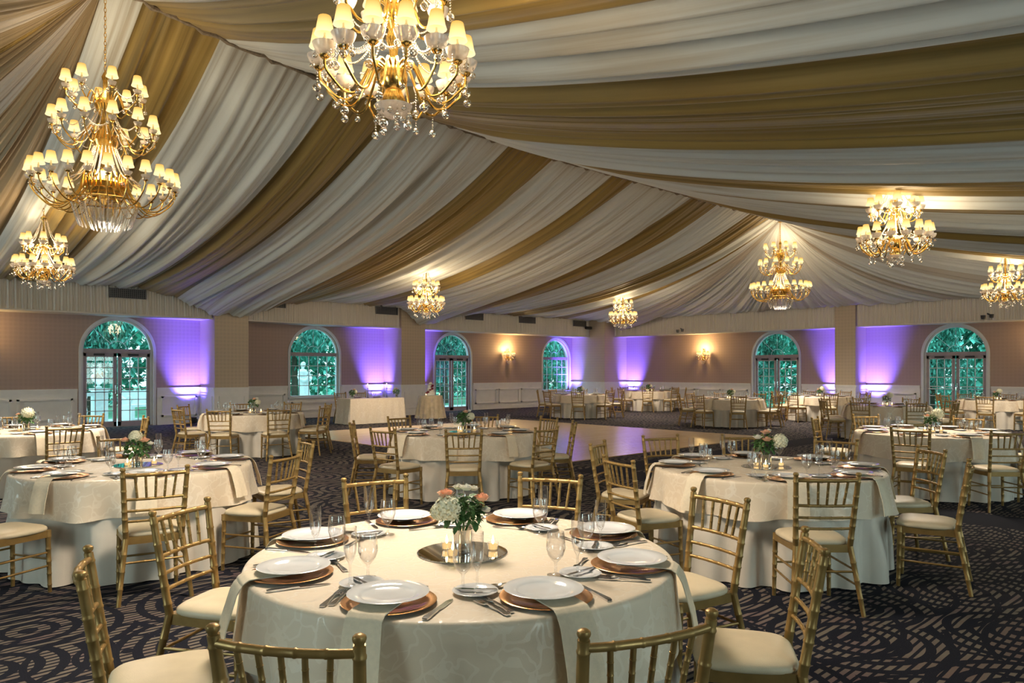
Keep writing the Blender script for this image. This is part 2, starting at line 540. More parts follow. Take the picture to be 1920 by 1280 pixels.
def wainscot(P, spans, par):
    """white panelling, chair rail and baseboard on the wall between openings"""
    gw, gr, gb, gp = G(), G(), G(), G()
    def bx(g, u0, u1, w0, w1, z0, z1):
        a = P(u0, w0, z0); b = P(u1, w1, z1)
        g.box(min(a[0], b[0]), min(a[1], b[1]), z0, max(a[0], b[0]), max(a[1], b[1]), z1)
    for (u0, u1, zt) in spans:
        bx(gw, u0, u1, -0.015, 0.002, 0.0, zt)
        bx(gb, u0, u1, -0.03, 0, 0.0, 0.13)
        if zt > 0.9:
            bx(gr, u0, u1, -0.045, 0, zt - 0.02, zt + 0.035)
            bx(gr, u0, u1, -0.03, 0, zt - 0.06, zt - 0.02)
            bx(gr, u0, u1, -0.025, 0, zt - 0.15, zt - 0.13)
        Lh = u1 - u0
        n = max(1, round(Lh / 1.35))
        if Lh < 0.35: continue
        pw = (Lh - 0.12 * (n + 1)) / n
        zp1 = (zt - 0.22) if zt > .9 else zt - 0.1
        for i in range(n):
            a = u0 + 0.12 + i * (pw + 0.12); b = a + pw
            for (c, d, e, f) in ((a, b, 0.24, 0.29), (a, b, zp1 - 0.05, zp1), (a, a + .05, .24, zp1), (b - .05, b, .24, zp1)):
                bx(gp, c, d, -0.075, -0.014, e, f)
    gob('wainscot', gw, M['white_paint'], par, smooth=False)
    gob('chair_rail', gr, M['white_paint'], par, smooth=False)
    gob('baseboard', gb, M['white_paint'], par, smooth=False)
    gob('panel_moulding', gp, M['white_paint'], par, smooth=False)

wainscot(PL, [(X0, 5.3, RAIL), (7.35, 8.59, RAIL), (9.61, 11.42, RAIL), (11.42, 13.41, .64), (13.41, 15.17, RAIL), (16.21, 17.38, RAIL), (19.4, 23.38, RAIL), (23.38, 25.28, .64), (25.28, 25.4, RAIL)], wl)
wainscot(PR, [(Y0, 6.53, RAIL), (8.58, 10.33, RAIL), (11.03, 12.65, RAIL), (14.72, 20.85, RAIL)], wr)

def pillar(x0, y0, x1, y1, n):
    e = struct(ob('pillar', None, None, (0, 0, 0)))
    gob('shaft', G().box(x0, y0, 0, x1, y1, 4.6), M['pillar_paper'], e, smooth=False)
    gw = G().box(x0 - .015, y0 - .015, 0, x1, y1, RAIL)
    gob('wainscot', gw, M['white_paint'], e, smooth=False)
    gr = G().box(x0 - .045, y0 - .045, RAIL - .02, x1, y1, RAIL + .035).box(x0 - .03, y0 - .03, RAIL - .06, x1, y1, RAIL - .02).box(x0 - .025, y0 - .025, RAIL - .15, x1, y1, RAIL - .13)
    gob('chair_rail', gr, M['white_paint'], e, smooth=False)
    gob('baseboard', G().box(x0 - .03, y0 - .03, 0, x1, y1, .13), M['white_paint'], e, smooth=False)
    gp = G()
    def fr(ax):
        a, b = ((x0 + .12, x1 - .12) if ax else (y0 + .12, y1 - .12))
        if b - a < .15: return
        for (c, d, z0, z1) in ((a, b, .24, .265), (a, b, .805, .83), (a, a + .025, .24, .83), (b - .025, b, .24, .83)):
            if ax: gp.box(c, y0 - .034, z0, d, y0 - .01, z1)
            else: gp.box(x0 - .034, c, z0, x0 - .01, d, z1)
    fr(True); fr(False)
    gob('panel_moulding', gp, M['white_paint'], e, smooth=False)
    return e
pillar(8.59, YC, 9.61, YW, 1)
pillar(15.17, YC, 16.21, YW, 2)
pillar(25.4, 20.85, XW, YW, 3)
pillar(XC, 10.33, XW, 11.03, 4)

# soffits behind the valances
g = G().box(X0, YV + .03, ZS, XW, YW, H)
struct(gob('trim_2', g, M['soffit'], smooth=False))
g = G().box(XV + .03, Y0, ZS, XW, YW, H)
struct(gob('trim_3', g, M['soffit'], smooth=False))
struct(gob('trim_4', G().box(X0 - .3, Y0 - .3, H, XW + .3, YW + .3, H + .1), M['roof'], smooth=False)).name = 'ceiling_slab'

def pleats(P, u0, u1, label, seed):
    rnd = random.Random(seed)
    n = int((u1 - u0) / 0.014)
    ph = [rnd.uniform(0, 6.28) for _ in range(4)]
    def fn(a, b):
        u = u0 + (u1 - u0) * a
        w = 0.030 * sin(u * 88 + 2.2 * sin(u * 6 + ph[0])) + 0.014 * sin(u * 37 + ph[1]) + 0.010 * sin(u * 150 + ph[2])
        w *= 0.65 + 0.35 * b
        return P(u, w, ZT + 0.02 - (ZT + 0.02 - ZS + 0.01) * b)
    gg = G().grid(fn, n, 4)
    o = gob('valance_curtain', gg, M['valance'], angle=0)
    hem = G().grid(lambda a, b: P(u0 + (u1 - u0) * a, -0.03 - 0.012 * sin(b * pi), ZS - 0.015 + 0.04 * b), 8, 3)
    gob('hem_band', hem, M['valance'], o)
    return tag(o, label, 'valance', 'pleated valances along the walls')
PVL = lambda u, w, z: (u, YV - .04 + w, z)
PVR = lambda u, w, z: (XV - .04 + w, u, z)
pleats(PVL, X0, 8.56, 'pleated ivory valance above the garden door with the balustrade', 1)
pleats(PVL, 9.63, 15.14, 'pleated ivory valance above the arched window with the statue', 2)
pleats(PVL, 16.23, 25.38, 'pleated ivory valance between the cake-side pillar and corner', 3)
pleats(PVR, 11.05, 20.83, 'pleated ivory valance from corner pillar to the slim pillar', 4)
pleats(PVR, Y0, 10.31, 'pleated ivory valance beyond the slim pillar over end door', 5)

# vents in the valance
def vent(x, w, label, z=3.66, h=.26):
    t = thing('air_vent', label, 'air vent', (x, YV - .115, z), 0, 'vents along the valance')
    fr = G().box(-w / 2, -.012, -h / 2, w / 2, 0.02, -h / 2 + .02).box(-w / 2, -.012, h / 2 - .02, w / 2, 0.02, h / 2).box(-w / 2, -.012, -h / 2, -w / 2 + .02, .02, h / 2).box(w / 2 - .02, -.012, -h / 2, w / 2, .02, h / 2)
    gob('frame', fr, M['vent'], t, smooth=False)
    gob('backing', G().box(-w / 2 + .02, .005, -h / 2 + .02, w / 2 - .02, .02, h / 2 - .02), M['dark_metal'], t, smooth=False)
    ls = G()
    for i in range(int((w - .06) / .05)):
        xx = -w / 2 + .04 + i * .05
        ls.box(xx, -.008, -h / 2 + .02, xx + .016, .01, h / 2 - .02)
    for i in range(4):
        zz = -h / 2 + .05 + i * .05
        ls.box(-w / 2 + .02, -.006, zz, w / 2 - .02, .006, zz + .012)
    gob('grille', ls, M['vent'], t, smooth=False)
def xl(px, Y=YV - .08):
    s = (px - 960) / FPX
    return Y * (FX + RX * s) / (FY + RY * s)
for a, b, lab in ((204, 273, 'dark air vent above the garden door with the balustrade'), (487, 535, 'dark air vent just past the first tan pillar'), (704, 745, 'grey air vent beside the second tan pillar'),
               (873, 905, 'grey air vent above the glazed door behind the cake'), (973, 1003, 'grey air vent past the brass wall lamp'), (1074, 1098, 'grey air vent beside the corner pillar camera')):
    x0_, x1_ = xl(a), xl(b)
    vent((x0_ + x1_) / 2, x1_ - x0_, lab)

# ------------------------------------------------------------------ doors and windows
def opening(kind, n, P, rz, u0, u1, sill):
    """P gives the wall point at the middle; local x along the wall, local y outwards"""
    c = (u0 + u1) / 2; R = (u1 - u0) / 2
    loc = P(c, 0.12, 0)
    e = struct(ob('%s_%d' % (kind, n), None, None, loc, (0, 0, rz)))
    fr = G()
    t = 0.06; dp = 0.05
    zs = SPR
    def bar(g, x0, x1, z0, z1, d0=-dp, d1=dp): g.box(x0, d0, z0, x1, d1, z1)
    bar(fr, -R, -R + t, sill, zs); bar(fr, R - t, R, sill, zs)
    # arch ring
    n_ = 28
    vs = []; fs = []
    for i in range(n_ + 1):
        a = pi * i / n_
        for (r, y) in ((R, -dp), (R - t, -dp), (R - t, dp), (R, dp)):
            vs.append((r * cos(a), y, zs + r * sin(a)))
    for i in range(n_):
        for k in range(4):
            fs.append((i * 4 + k, i * 4 + (k + 1) % 4, i * 4 + 4 + (k + 1) % 4, i * 4 + 4 + k))
    fr.add(vs, fs)
    if sill > 0:
        bar(fr, -R, R, sill, sill + .05); fr.box(-R - .06, -.2, sill - .05, R + .06, .0, sill)
    gob('frame', fr, M['door_paint'], e, smooth=False)
    # wall casing around the opening
    cs = G(); vs = []; fs = []
    for i in range(n_ + 1):
        a = pi * i / n_
        for (r, y) in ((R + .07, -.145), (R - .005, -.145), (R - .005, -.11), (R + .07, -.11)):
            vs.append((r * cos(a), y, zs + r * sin(a)))
    for i in range(n_):
        for k in range(4):
            fs.append((i * 4 + k, i * 4 + (k + 1) % 4, i * 4 + 4 + (k + 1) % 4, i * 4 + 4 + k))
    cs.add(vs, fs)
    cs.box(-R - .07, -.145, sill, -R + .005, -.11, zs).box(R - .005, -.145, sill, R + .07, -.11, zs)
    gob('casing', cs, M['door_paint'], e, smooth=False)
    tr = G(); bar(tr, -R + t, R - t, zs - .05, zs + .07, -.06, .06)
    gob('transom_bar', tr, M['mullion'], e, smooth=False)
    # arch pane and its fan muntins
    ag = G(); k = 24
    ag.add([(0, 0.01, zs + .07)] + [((R - t) * cos(pi * i / k), 0.01, zs + .07 + (R - t - .07) * sin(pi * i / k)) for i in range(k + 1)], [(0, i + 1, i + 2) for i in range(k)])
    gob('arch_pane', ag, M['pane'], e, smooth=False)
    fm = G()
    for a in (45, 90, 135):
        ra = radians(a)
        fm.tube([(0.22 * cos(ra), 0, zs + .07 + .2 * sin(ra)), ((R - t) * cos(ra), 0, zs + .05 + (R - t - .04) * sin(ra))], .006, 6)
    fm.tube([(0.24 * cos(pi * i / 12), 0, zs + .07 + .22 * sin(pi * i / 12)) for i in range(13)], .006, 6)
    gob('fan_muntin', fm, M['door_paint'], e)
    if kind == 'door':
        for s in (-1, 1):
            lf = ob('door_leaf', None, e)
            xa, xb = (-R + t, -.02) if s < 0 else (.02, R - t)
            gr = G()
            for (a, b, z0, z1) in ((xa, xa + .075, .02, zs - .05), (xb - .075, xb, .02, zs - .05), (xa, xb, zs - .14, zs - .05), (xa, xb, .02, .14)):
                gr.box(a, -.025, z0, b, .025, z1)
            gob('stile', gr, M['mullion'], lf, smooth=False)
            gob('pane', G().quad((xa + .07, 0, .13), (xb - .07, 0, .13), (xb - .07, 0, zs - .13), (xa + .07, 0, zs - .13)), M['pane'], lf, smooth=False)
            mu = G()
            for i in range(0, 4):
                x = xa + .085 + (xb - xa - .17) * i / 3
                mu.box(x - .011, -.012, .14, x + .011, .012, zs - .14)
            for i in range(0, 7):
                z = .15 + (zs - .30) * i / 6
                mu.box(xa + .07, -.012, z - .011, xb - .07, .012, z + .011)
            gob('muntin', mu, M['door_paint'], lf, smooth=False)
            hx = xb - .04 if s < 0 else xa + .04
            gob('handle', G().tube([(hx, -.03, .92), (hx, -.075, .94), (hx, -.075, 1.16), (hx, -.03, 1.18)], .012, 8), M['steel'], lf)
            gob('push_bar', G().tube([(xa + .05, -.05, .98), (xb - .05, -.05, .98)], .014, 8), M['steel'], lf)
            gob('closer', G().box((xa + xb) / 2 - .16, -.09, zs - .12, (xa + xb) / 2 + .1, -.02, zs - .065), M['dark_metal'], lf, smooth=False)
        gob('threshold', G().box(-R, -.1, 0, R, .1, .02), M['mullion'], e, smooth=False)
    else:
        gob('pane', G().quad((-R + t, 0, sill + .05), (R - t, 0, sill + .05), (R - t, 0, zs - .05), (-R + t, 0, zs - .05)), M['pane'], e, smooth=False)
        mu = G()
        for i in range(1, 5):
            x = -R + t + (2 * R - 2 * t) * i / 5
            mu.box(x - .011, -.012, sill + .05, x + .011, .012, zs - .05)
        for i in range(1, 4):
            z = sill + .05 + (zs - .1 - sill) * i / 4
            mu.box(-R + t, -.012, z - .011, R - t, .012, z + .011)
        gob('muntin', mu, M['door_paint'], e, smooth=False)
nd = {'door': 0, 'window': 0}
for (a, b, sill, sp, k) in OPL:
    nd[k] += 1
    opening(k, nd[k], PL, 0, a, b, sill)
for (a, b, sill, sp, k) in reversed(OPR):
    nd[k] += 1
    opening(k, nd[k], PR, -pi / 2, a, b, sill)
for (a, b, sill, sp) in OPN:
    nd['window'] += 1
    opening('window', nd['window'], lambda u, w, z: (u, Y0 - w, z), pi, a, b, sill)
for (a, b, sill, sp) in OPW:
    nd['window'] += 1
    opening('window', nd['window'], lambda u, w, z: (X0 - w, u, z), pi / 2, a, b, sill)

# ------------------------------------------------------------------ the draped ceiling
YR = 10.75
XA, XB = 2.83, 21.46             # panels run straight between these; fans beyond
P1 = (2.83, YR, 6.72)
P2 = (21.46, YR, 6.2)
def lerp_tab(tab, x):
    if x <= tab[0][0]: return tab[0][1]
    for (a, va), (b, vb) in zip(tab[:-1], tab[1:]):
        if x <= b:
            return va + (vb - va) * (x - a) / (b - a)
    return tab[-1][1]
RIDGE = [(2.8, 6.72), (3.6, 6.58), (4.5, 6.44), (5.85, 6.32), (7.6, 6.22), (9.4, 6.14), (11.8, 6.11), (14.2, 6.13), (18, 6.15), (21.46, 6.2)]
EAVE = [(-4, 3.85), (6.6, 3.85), (7.6, 3.62), (8.4, 3.25), (9.6, 3.25), (10.6, 3.66), (11.7, 3.85), (14.9, 3.85), (15.3, 3.7), (15.85, 3.26), (16.2, 3.28), (17.4, 3.62), (18.8, 3.85), (30, 3.85)]
YE = 21.55
YN, ZN = -3.2, 3.25
def slope_z(x, y):
    zr = lerp_tab(RIDGE, x)
    if y >= YR:
        v = min(1, (y - YR) / (YE - YR))
        dip = lerp_tab(EAVE, x) - 3.85
        return zr + (3.85 - zr) * v + dip * v ** 4 - 0.52 * 4 * v * (1 - v) * (1.35 - .7 * v)
    v = min(1, (YR - y) / (YR - YN))
    return zr + (ZN - zr) * v - 0.50 * 4 * v * (1 - v) * (1 - .3 * v)

ceil = struct(ob('ceiling', None))
FR = random.Random(3)
WAVES = [(2 * pi / FR.uniform(.085, .15), FR.uniform(0, 6.28), FR.uniform(.16, .3)) for _ in range(4)] + [(2 * pi / FR.uniform(.16, .34), FR.uniform(0, 6.28), FR.uniform(.35, .7)) for _ in range(5)] + [(2 * pi / FR.uniform(.4, .95), FR.uniform(0, 6.28), FR.uniform(.7, 1.2)) for _ in range(5)]
def folds(u, k=1.0):
    s = 0
    for w, p, a in WAVES:
        s += a * sin(u * w * k + p)
    s /= 2.6
    return s - 0.55 * abs(sin(u * 9.3 * k + 2 * sin(u * 1.7 * k))) 
GOLDS = [(3.3, 4.35), (6.35, 7.5), (10.15, 11.45), (13.4, 14.25), (16.7, 17.9), (19.7, 20.9)]
GOLDS_NEAR = [(3.3, 4.4), (5.8, 8.4), (10.2, 11.3), (12.2, 13.5), (16.2, 17.4), (19.8, 20.9)]
def split(golds):
    spans = []
    u = XA
    for a, b in golds:
        if a > u: spans.append((u, a, 'i'))
        spans.append((a, b, 'g')); u = b
    spans.append((u, XB, 'i'))
    return spans
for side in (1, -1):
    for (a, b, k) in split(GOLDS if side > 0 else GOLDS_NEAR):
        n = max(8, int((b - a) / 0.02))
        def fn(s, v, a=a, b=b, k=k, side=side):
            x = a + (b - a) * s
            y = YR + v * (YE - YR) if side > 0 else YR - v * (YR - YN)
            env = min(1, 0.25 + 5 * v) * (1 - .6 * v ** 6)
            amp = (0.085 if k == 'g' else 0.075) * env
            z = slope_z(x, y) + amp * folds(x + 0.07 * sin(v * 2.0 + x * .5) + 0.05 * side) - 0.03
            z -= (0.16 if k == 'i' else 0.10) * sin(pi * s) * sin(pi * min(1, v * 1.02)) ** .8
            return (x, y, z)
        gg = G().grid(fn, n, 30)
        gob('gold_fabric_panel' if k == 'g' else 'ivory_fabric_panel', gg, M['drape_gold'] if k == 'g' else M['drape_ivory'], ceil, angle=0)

def fan(P, poly, nseg, name, cols, sag):
    """fabric gathered at P and spread to the eave line"""
    cum = [0]
    for p, q in zip(poly[:-1], poly[1:]):
        cum.append(cum[-1] + hypot(q[0] - p[0], q[1] - p[1]))
    tot = cum[-1]
    def eave(t):
        d = t * tot
        for i in range(len(cum) - 1):
            if d <= cum[i + 1] + 1e-9:
                f = (d - cum[i]) / max(1e-9, cum[i + 1] - cum[i])
                return [poly[i][j] + (poly[i + 1][j] - poly[i][j]) * f for j in range(3)], d
        return list(poly[-1]), tot
    i0 = 0
    for frac, k in cols:
        t0 = i0; t1 = i0 + frac; i0 = t1
        n = max(6, int(nseg * frac))
        def fn(s, v):
            q, d = eave(min(1, t0 + (t1 - t0) * s))
            vv = v
            z = P[2] + (q[2] - P[2]) * vv - sag * 4 * vv * (1 - vv) * (1.35 - .7 * vv)
            z += 0.115 * (0.06 + vv) * (1 - .75 * vv ** 5) * folds(d * .8 + 11) - .02
            return (P[0] + (q[0] - P[0]) * vv, P[1] + (q[1] - P[1]) * vv, z)
        gg = G().grid(fn, n, 26)
        nm, mt = {'i': ('ivory_fabric_fan', 'drape_plain'), 'g': ('gold_fabric_fan', 'drape_gold'), 't': ('taupe_shade_fabric_fan', 'drape_taupe_shade'), 'n': ('tan_fabric_fan', 'drape_tan')}[k]
        gob(nm, gg, M[mt], ceil, angle=0)
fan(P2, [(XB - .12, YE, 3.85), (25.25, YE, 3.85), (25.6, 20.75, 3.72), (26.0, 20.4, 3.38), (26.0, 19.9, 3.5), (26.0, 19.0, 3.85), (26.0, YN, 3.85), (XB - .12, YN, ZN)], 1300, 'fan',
    [(.04, 'i'), (.03, 'g'), (.06, 'i'), (.05, 't'), (.17, 'i'), (.03, 't'), (.16, 'i'), (.03, 't'), (.08, 'i'), (.04, 't'), (.15, 'i'), (.05, 'g'), (.11, 'i')], .52)  # taupe strips paint the shaded folds of this ivory fan
fan(P1, [(XA + .12, YN, ZN), (X0 + .3, YN, 3.85), (X0 + .3, YE, 3.85), (XA + .12, YE, 3.85)], 900, 'fan',
    [(.12, 'i'), (.1, 'n'), (.1, 'i'), (.05, 'g'), (.12, 'n'), (.07, 't'), (.14, 'n'), (.05, 'g'), (.13, 'n'), (.04, 't'), (.08, 'n')], .52)
rp = []
n = 160
for i in range(n + 1):
    x = P1[0] + (P2[0] - P1[0]) * i / n
    rp.append((x, YR + .02 * sin(i * 1.3), lerp_tab(RIDGE, x) - .05 + .015 * sin(i * 2.1)))
gob('ridge_cord', G().tube(rp, [0.038 + .012 * sin(i * 2.9) for i in range(n + 1)], 8), M['rope'], ceil)

# ------------------------------------------------------------------ chairs
def bamboo(z0, z1, r0, r1, rings, seg=0.012):
    """radius profile with turned bamboo nodes"""
    prof = []
    n = 26
    zs = [z0 + (z1 - z0) * i / n for i in range(n + 1)]
    return zs

def noded(p0, p1, r0, r1, rings, n=8, mid=None):
    pts = []; rs = []
    ts = {0.0, 1.0}
    for t in rings:
        for d in (-.014, -.005, .005, .014):
            ts.add(round(t + d, 4))
    for i in range(1, 8): ts.add(i / 8)
    for t in sorted(x for x in ts if 0 <= x <= 1):
        p = [p0[j] + (p1[j] - p0[j]) * t for j in range(3)]
        if mid:
            k = 4 * t * (1 - t)
            p = [p[j] + mid[j] * k for j in range(3)]
        r = r0 + (r1 - r0) * t
        for q in rings:
            if abs(t - q) < .0055: r *= 1.13
        pts.append(tuple(p)); rs.append(r)
    return G().tube(pts, rs, n + 2)

def make_chair():
    """seat centre at the origin on the floor, facing +y"""
    t = thing('chiavari_chair', 'x', 'chair')
    # cushion
    def cush(a, b):
        # superellipse plan, domed top
        an = 2 * pi * a
        ex = 0.42
        cx = (abs(cos(an)) ** ex) * (1 if cos(an) >= 0 else -1)
        cy = (abs(sin(an)) ** ex) * (1 if sin(an) >= 0 else -1)
        prof = [(0.95, .446), (1.0, .452), (1.02, .464), (1.0, .476), (.93, .487), (.75, .497), (.45, .503), (.0, .505)]
        k = b * (len(prof) - 1); i = min(int(k), len(prof) - 2); f = k - i
        r = prof[i][0] + (prof[i + 1][0] - prof[i][0]) * f
        z = prof[i][1] + (prof[i + 1][1] - prof[i][1]) * f
        y = cy * r * .195
        w = .200 if y > 0 else .200 + y * .09
        return (cx * r * w, y + .005, z - .012)
    gob('cushion', G().grid(cush, 40, 14, True), M['vinyl'], t, angle=0)
    sf = G()
    vs = []
    for z in (.392, .442):
        for (x, y) in ((-.178, -.195), (.178, -.195), (.196, .19), (-.196, .19)):
            vs.append((x, y, z))
    sf.add(vs, [(3, 2, 1, 0), (4, 5, 6, 7), (0, 1, 5, 4), (1, 2, 6, 5), (2, 3, 7, 6), (3, 0, 4, 7)])
    gob('seat_frame', sf, M['gold'], t, smooth=False)
    for s in (-1, 1):
        gob('leg', noded((s * .192, .182, 0), (s * .184, .172, .44), .0135, .0185, [.12, .3, .5, .7, .9]), M['gold'], t)
    for s in (-1, 1):
        low = noded((s * .228, -.275, 0), (s * .176, -.19, .44), .0145, .019, [.25, .5, .75])
        up = noded((s * .176, -.19, .43), (s * .200, -.262, .895), .019, .0165, [.12, .3, .42, .56, .72, .93])
        low.add(up.v, up.f)
        l = gob('back_leg', low, M['gold'], t)
        gob('finial', G().lathe([(0, -.004), (.012, -.004), (.0125, .004), (.0165, .010), (.0185, .017), (.017, .024), (.010, .029), (0, .030)], 12, (s * .2005, -.2635, .894)), M['gold'], l)
    def bx(z):
        f = (z - .44) / .455
        return .176 + .024 * f, -.19 - .072 * f
    for z, r, bow in ((.872, .0125, -.028), (.705, .010, -.022), (.625, .009, -.02), (.552, .009, -.018)):
        x, y = bx(z)
        gob('back_rail', noded((-x, y, z), (x, y, z), r, r, [.2, .4, .6, .8], 8, (0, bow, 0)), M['gold'], t)
    for i in range(5):
        f = (i + 1) / 6
        xb, yb = bx(.705); xt, yt = bx(.872)
        k = 4 * f * (1 - f)
        b = ((f - .5) * 1.75 * xb, yb - .022 * k, .705); c = ((f - .5) * 1.95 * xt, yt - .028 * k, .872)
        gob('spindle', noded(b, c, .0085, .0085, [.3, .52, .74], 7), M['gold'], t)
    for s in (-1, 1):
        for z in (.19, .285):
            f = z / .44
            gob('stretcher', noded((s * (.192 - .008 * f), .182 - .01 * f, z), (s * (.228 - .052 * f), -.275 + .085 * f, z), .0075, .0075, [.33, .66], 7), M['gold'], t)
    for (y, z) in ((.178, .235), (-.222, .275)):
        xx = .187 if y > 0 else .195
        gob('stretcher', noded((-xx, y, z), (xx, y, z), .0075, .0075, [.33, .66], 7), M['gold'], t)
    return t

chair0 = make_chair()
chair_used = [False]
def place_chair(x, y, rz, label, group):
    c = chair0 if not chair_used[0] else dup(chair0)
    chair_used[0] = True
    c.location = (x, y, 0); c.rotation_euler = (0, 0, rz)
    return tag(c, label, 'chair', group)

# ------------------------------------------------------------------ tableware (one mesh of each, shared)
def lathe_mesh(name, prof, n, mat):
    return mesh(name, G().lathe(prof, n), mat, True, 50)
ME = {}
ME['charger'] = lathe_mesh('charger', [(0, .002), (.06, .002), (.115, .003), (.125, .009), (.163, .014), (.166, .012), (.128, .005), (.1, 0), (0, 0)], 40, M['copper'])
ME['plate'] = lathe_mesh('plate', [(0, .005), (.03, .0055), (.088, .006), (.096, .010), (.102, .014), (.14, .020), (.1425, .0185), (.104, .010), (.085, 0), (.07, 0), (0, .001)], 44, M['china'])
ME['side'] = lathe_mesh('side_plate', [(0, .004), (.052, .004), (.058, .009), (.082, .014), (.084, .0125), (.06, .006), (.05, 0), (0, 0)], 32, M['china'])
ME['goblet'] = lathe_mesh('goblet', [(0, .003), (.012, .004), (.033, .0015), (.035, 0), (.035, .002), (.012, .006), (.0055, .012), (.0048, .04), (.007, .052), (.016, .060), (.030, .078), (.0385, .105), (.0375, .135), (.033, .172), (.0318, .172), (.036, .135), (.037, .105), (.028, .079), (.012, .064), (0, .062)], 22, M['glass'])
ME['flute'] = lathe_mesh('flute', [(0, .003), (.012, .004), (.029, .0015), (.031, 0), (.031, .002), (.01, .006), (.0045, .012), (.004, .075), (.007, .086), (.016, .102), (.0235, .130), (.0255, .165), (.024, .222), (.023, .222), (.0243, .165), (.022, .130), (.012, .103), (0, .096)], 20, M['glass'])

def cutlery():
    def strip(path):
        g = G(); vs = []; fs = []
        for i, (y, w, z, th) in enumerate(path):
            vs += [(-w, y, z), (w, y, z), (w, y, z + th), (-w, y, z + th)]
        for i in range(len(path) - 1):
            for k in range(4):
                fs.append((i * 4 + k, i * 4 + (k + 1) % 4, i * 4 + 4 + (k + 1) % 4, i * 4 + 4 + k))
        fs.append((3, 2, 1, 0)); e = (len(path) - 1) * 4
        fs.append((e, e + 1, e + 2, e + 3))
        return g.add(vs, fs)
    f = strip([(-.1, .009, .002, .004), (-.085, .0115, .002, .004), (-.04, .006, .005, .004), (.02, .004, .008, .003), (.035, .011, .004, .003), (.05, .0125, .003, .003), (.055, .0125, .003, .003)])
    for i in range(4):
        x = -.0107 + i * .0071
        f.box(x - .0019, .05, .003, x + .0019, .098, .006)
    ME['fork'] = mesh('fork', f, M['steel'], False)
    k = strip([(-.115, .009, 0, .006), (-.1, .0115, 0, .007), (-.04, .008, .001, .006), (0, .0065, .001, .006), (.005, .010, 0, .004), (.08, .011, 0, .003), (.105, .007, 0, .002), (.118, .001, 0, .002)])
    ME['knife'] = mesh('knife', k, M['steel'], False)
    b = strip([(-.08, .006, 0, .005), (-.05, .008, 0, .005), (0, .005, 0, .005), (.005, .0075, 0, .003), (.05, .0095, 0, .003), (.075, .002, 0, .002)])
    ME['butter'] = mesh('butter_knife', b, M['steel'], False)
    s = strip([(-.1, .009, .002, .004), (-.085, .011, .002, .004), (-.03, .005, .006, .003), (.02, .0035, .009, .003), (.032, .006, .007, .003)])
    s.lathe([(0, .001), (.012, .003), (.019, .008), (.0195, .0085), (.013, .0045), (0, .003)], 14, (0, .058, .001), .95, 1.45)
    ME['spoon'] = mesh('spoon', s, M['steel'], True)
cutlery()
TT = .765     # dressed table top height
TRAD = .915

def napkin_mesh(seed):
    rnd = random.Random(seed)
    hw = .066
    dx = rnd.uniform(-.02, .02); drop = rnd.uniform(.19, .25); flare = rnd.uniform(1.0, 1.22)
    # y: outward from plate centre; z relative to the table top
    edge = .925 - .745
    path = [(-.05, .0215), (0.0, .0215), (.08, .0215), (.135, .0215), (.168, .0195), (edge + .006, .008), (edge + .022, -.008), (edge + .034, -.03), (edge + .052, -.09), (edge + .070, -.15), (edge + .084, -drop)]
    def fn(a, b):
        k = b * (len(path) - 1); i = min(int(k), len(path) - 2); f = k - i
        y = path[i][0] + (path[i + 1][0] - path[i][0]) * f
        z = path[i][1] + (path[i + 1][1] - path[i][1]) * f
        low = max(0, b - .55) / .45
        x = (a - .5) * 2 * hw * (1 + (flare - 1) * low) + dx * low
        y += .006 * sin(a * 7 + seed) * low
        return (x, y, z)
    g = G().grid(fn, 6, 30)
    o = len(g.v)
    g2 = [(x, y - (.0035 if z < -.002 else 0), z + (.0 if z < -.002 else .0035)) for (x, y, z) in g.v]
    fs = [tuple(reversed(f)) for f in g.f]
    g.add(g2, fs)
    # close the rim
    nu, nv = 6, 30
    ring = list(range(0, nu + 1)) + [j * (nu + 1) + nu for j in range(1, nv + 1)] + [nv * (nu + 1) + i for i in range(nu - 1, -1, -1)] + [j * (nu + 1) for j in range(nv - 1, 0, -1)]
    for p, q in zip(ring, ring[1:] + ring[:1]):
        g.f.append((q, p, p + o, q + o))
    return mesh('napkin', g, M['napkin'], True, 60)
NAPS = [napkin_mesh(i) for i in range(6)]

# ------------------------------------------------------------------ table cloths
def overlay_mesh(seed, hem):
    rnd = random.Random(seed)
    ph = [rnd.uniform(0, 6.28) for _ in range(6)]
    def fold(a):
        s = .55 * sin(9 * a + ph[0]) + .5 * sin(13 * a + ph[1]) + .45 * sin(21 * a + ph[2]) + .3 * sin(5 * a + ph[3])
        return s
    prof = [(0, 0), (.3, 0), (.6, 0), (.8, 0), (.875, 0), (.905, -.001), (.917, -.006), (.923, -.018)]
    nd = 12
    rows = len(prof) - 1 + nd
    z0 = TT - .768
    def fn(a, b):
        an = a * 2 * pi
        k = b * rows; i = int(round(k))
        if i < len(prof):
            r, z = prof[i]
            # soft creases on the flat top
            z += (.0012 * sin(an * 6 + r * 9 + ph[4]) * r if 0 < i < 5 else 0)
            return (max(r, .004) * cos(an), max(r, .004) * sin(an), TT + z)
        s = (i - len(prof) + 1) / nd
        h = hem + .010 * sin(4 * an + ph[5]) + .006 * sin(11 * an + ph[1])
        r = .923 + .03 * s + .042 * s * fold(an) * (.35 + .65 * s) * (.6 if seed == 0 else 1)
        r = max(r, .921)
        return (r * cos(an), r * sin(an), TT - .018 + (h - TT + .018) * s)
    return mesh('damask_overlay', G().grid(fn, 180, rows, True), M['overlay'], True, 0)

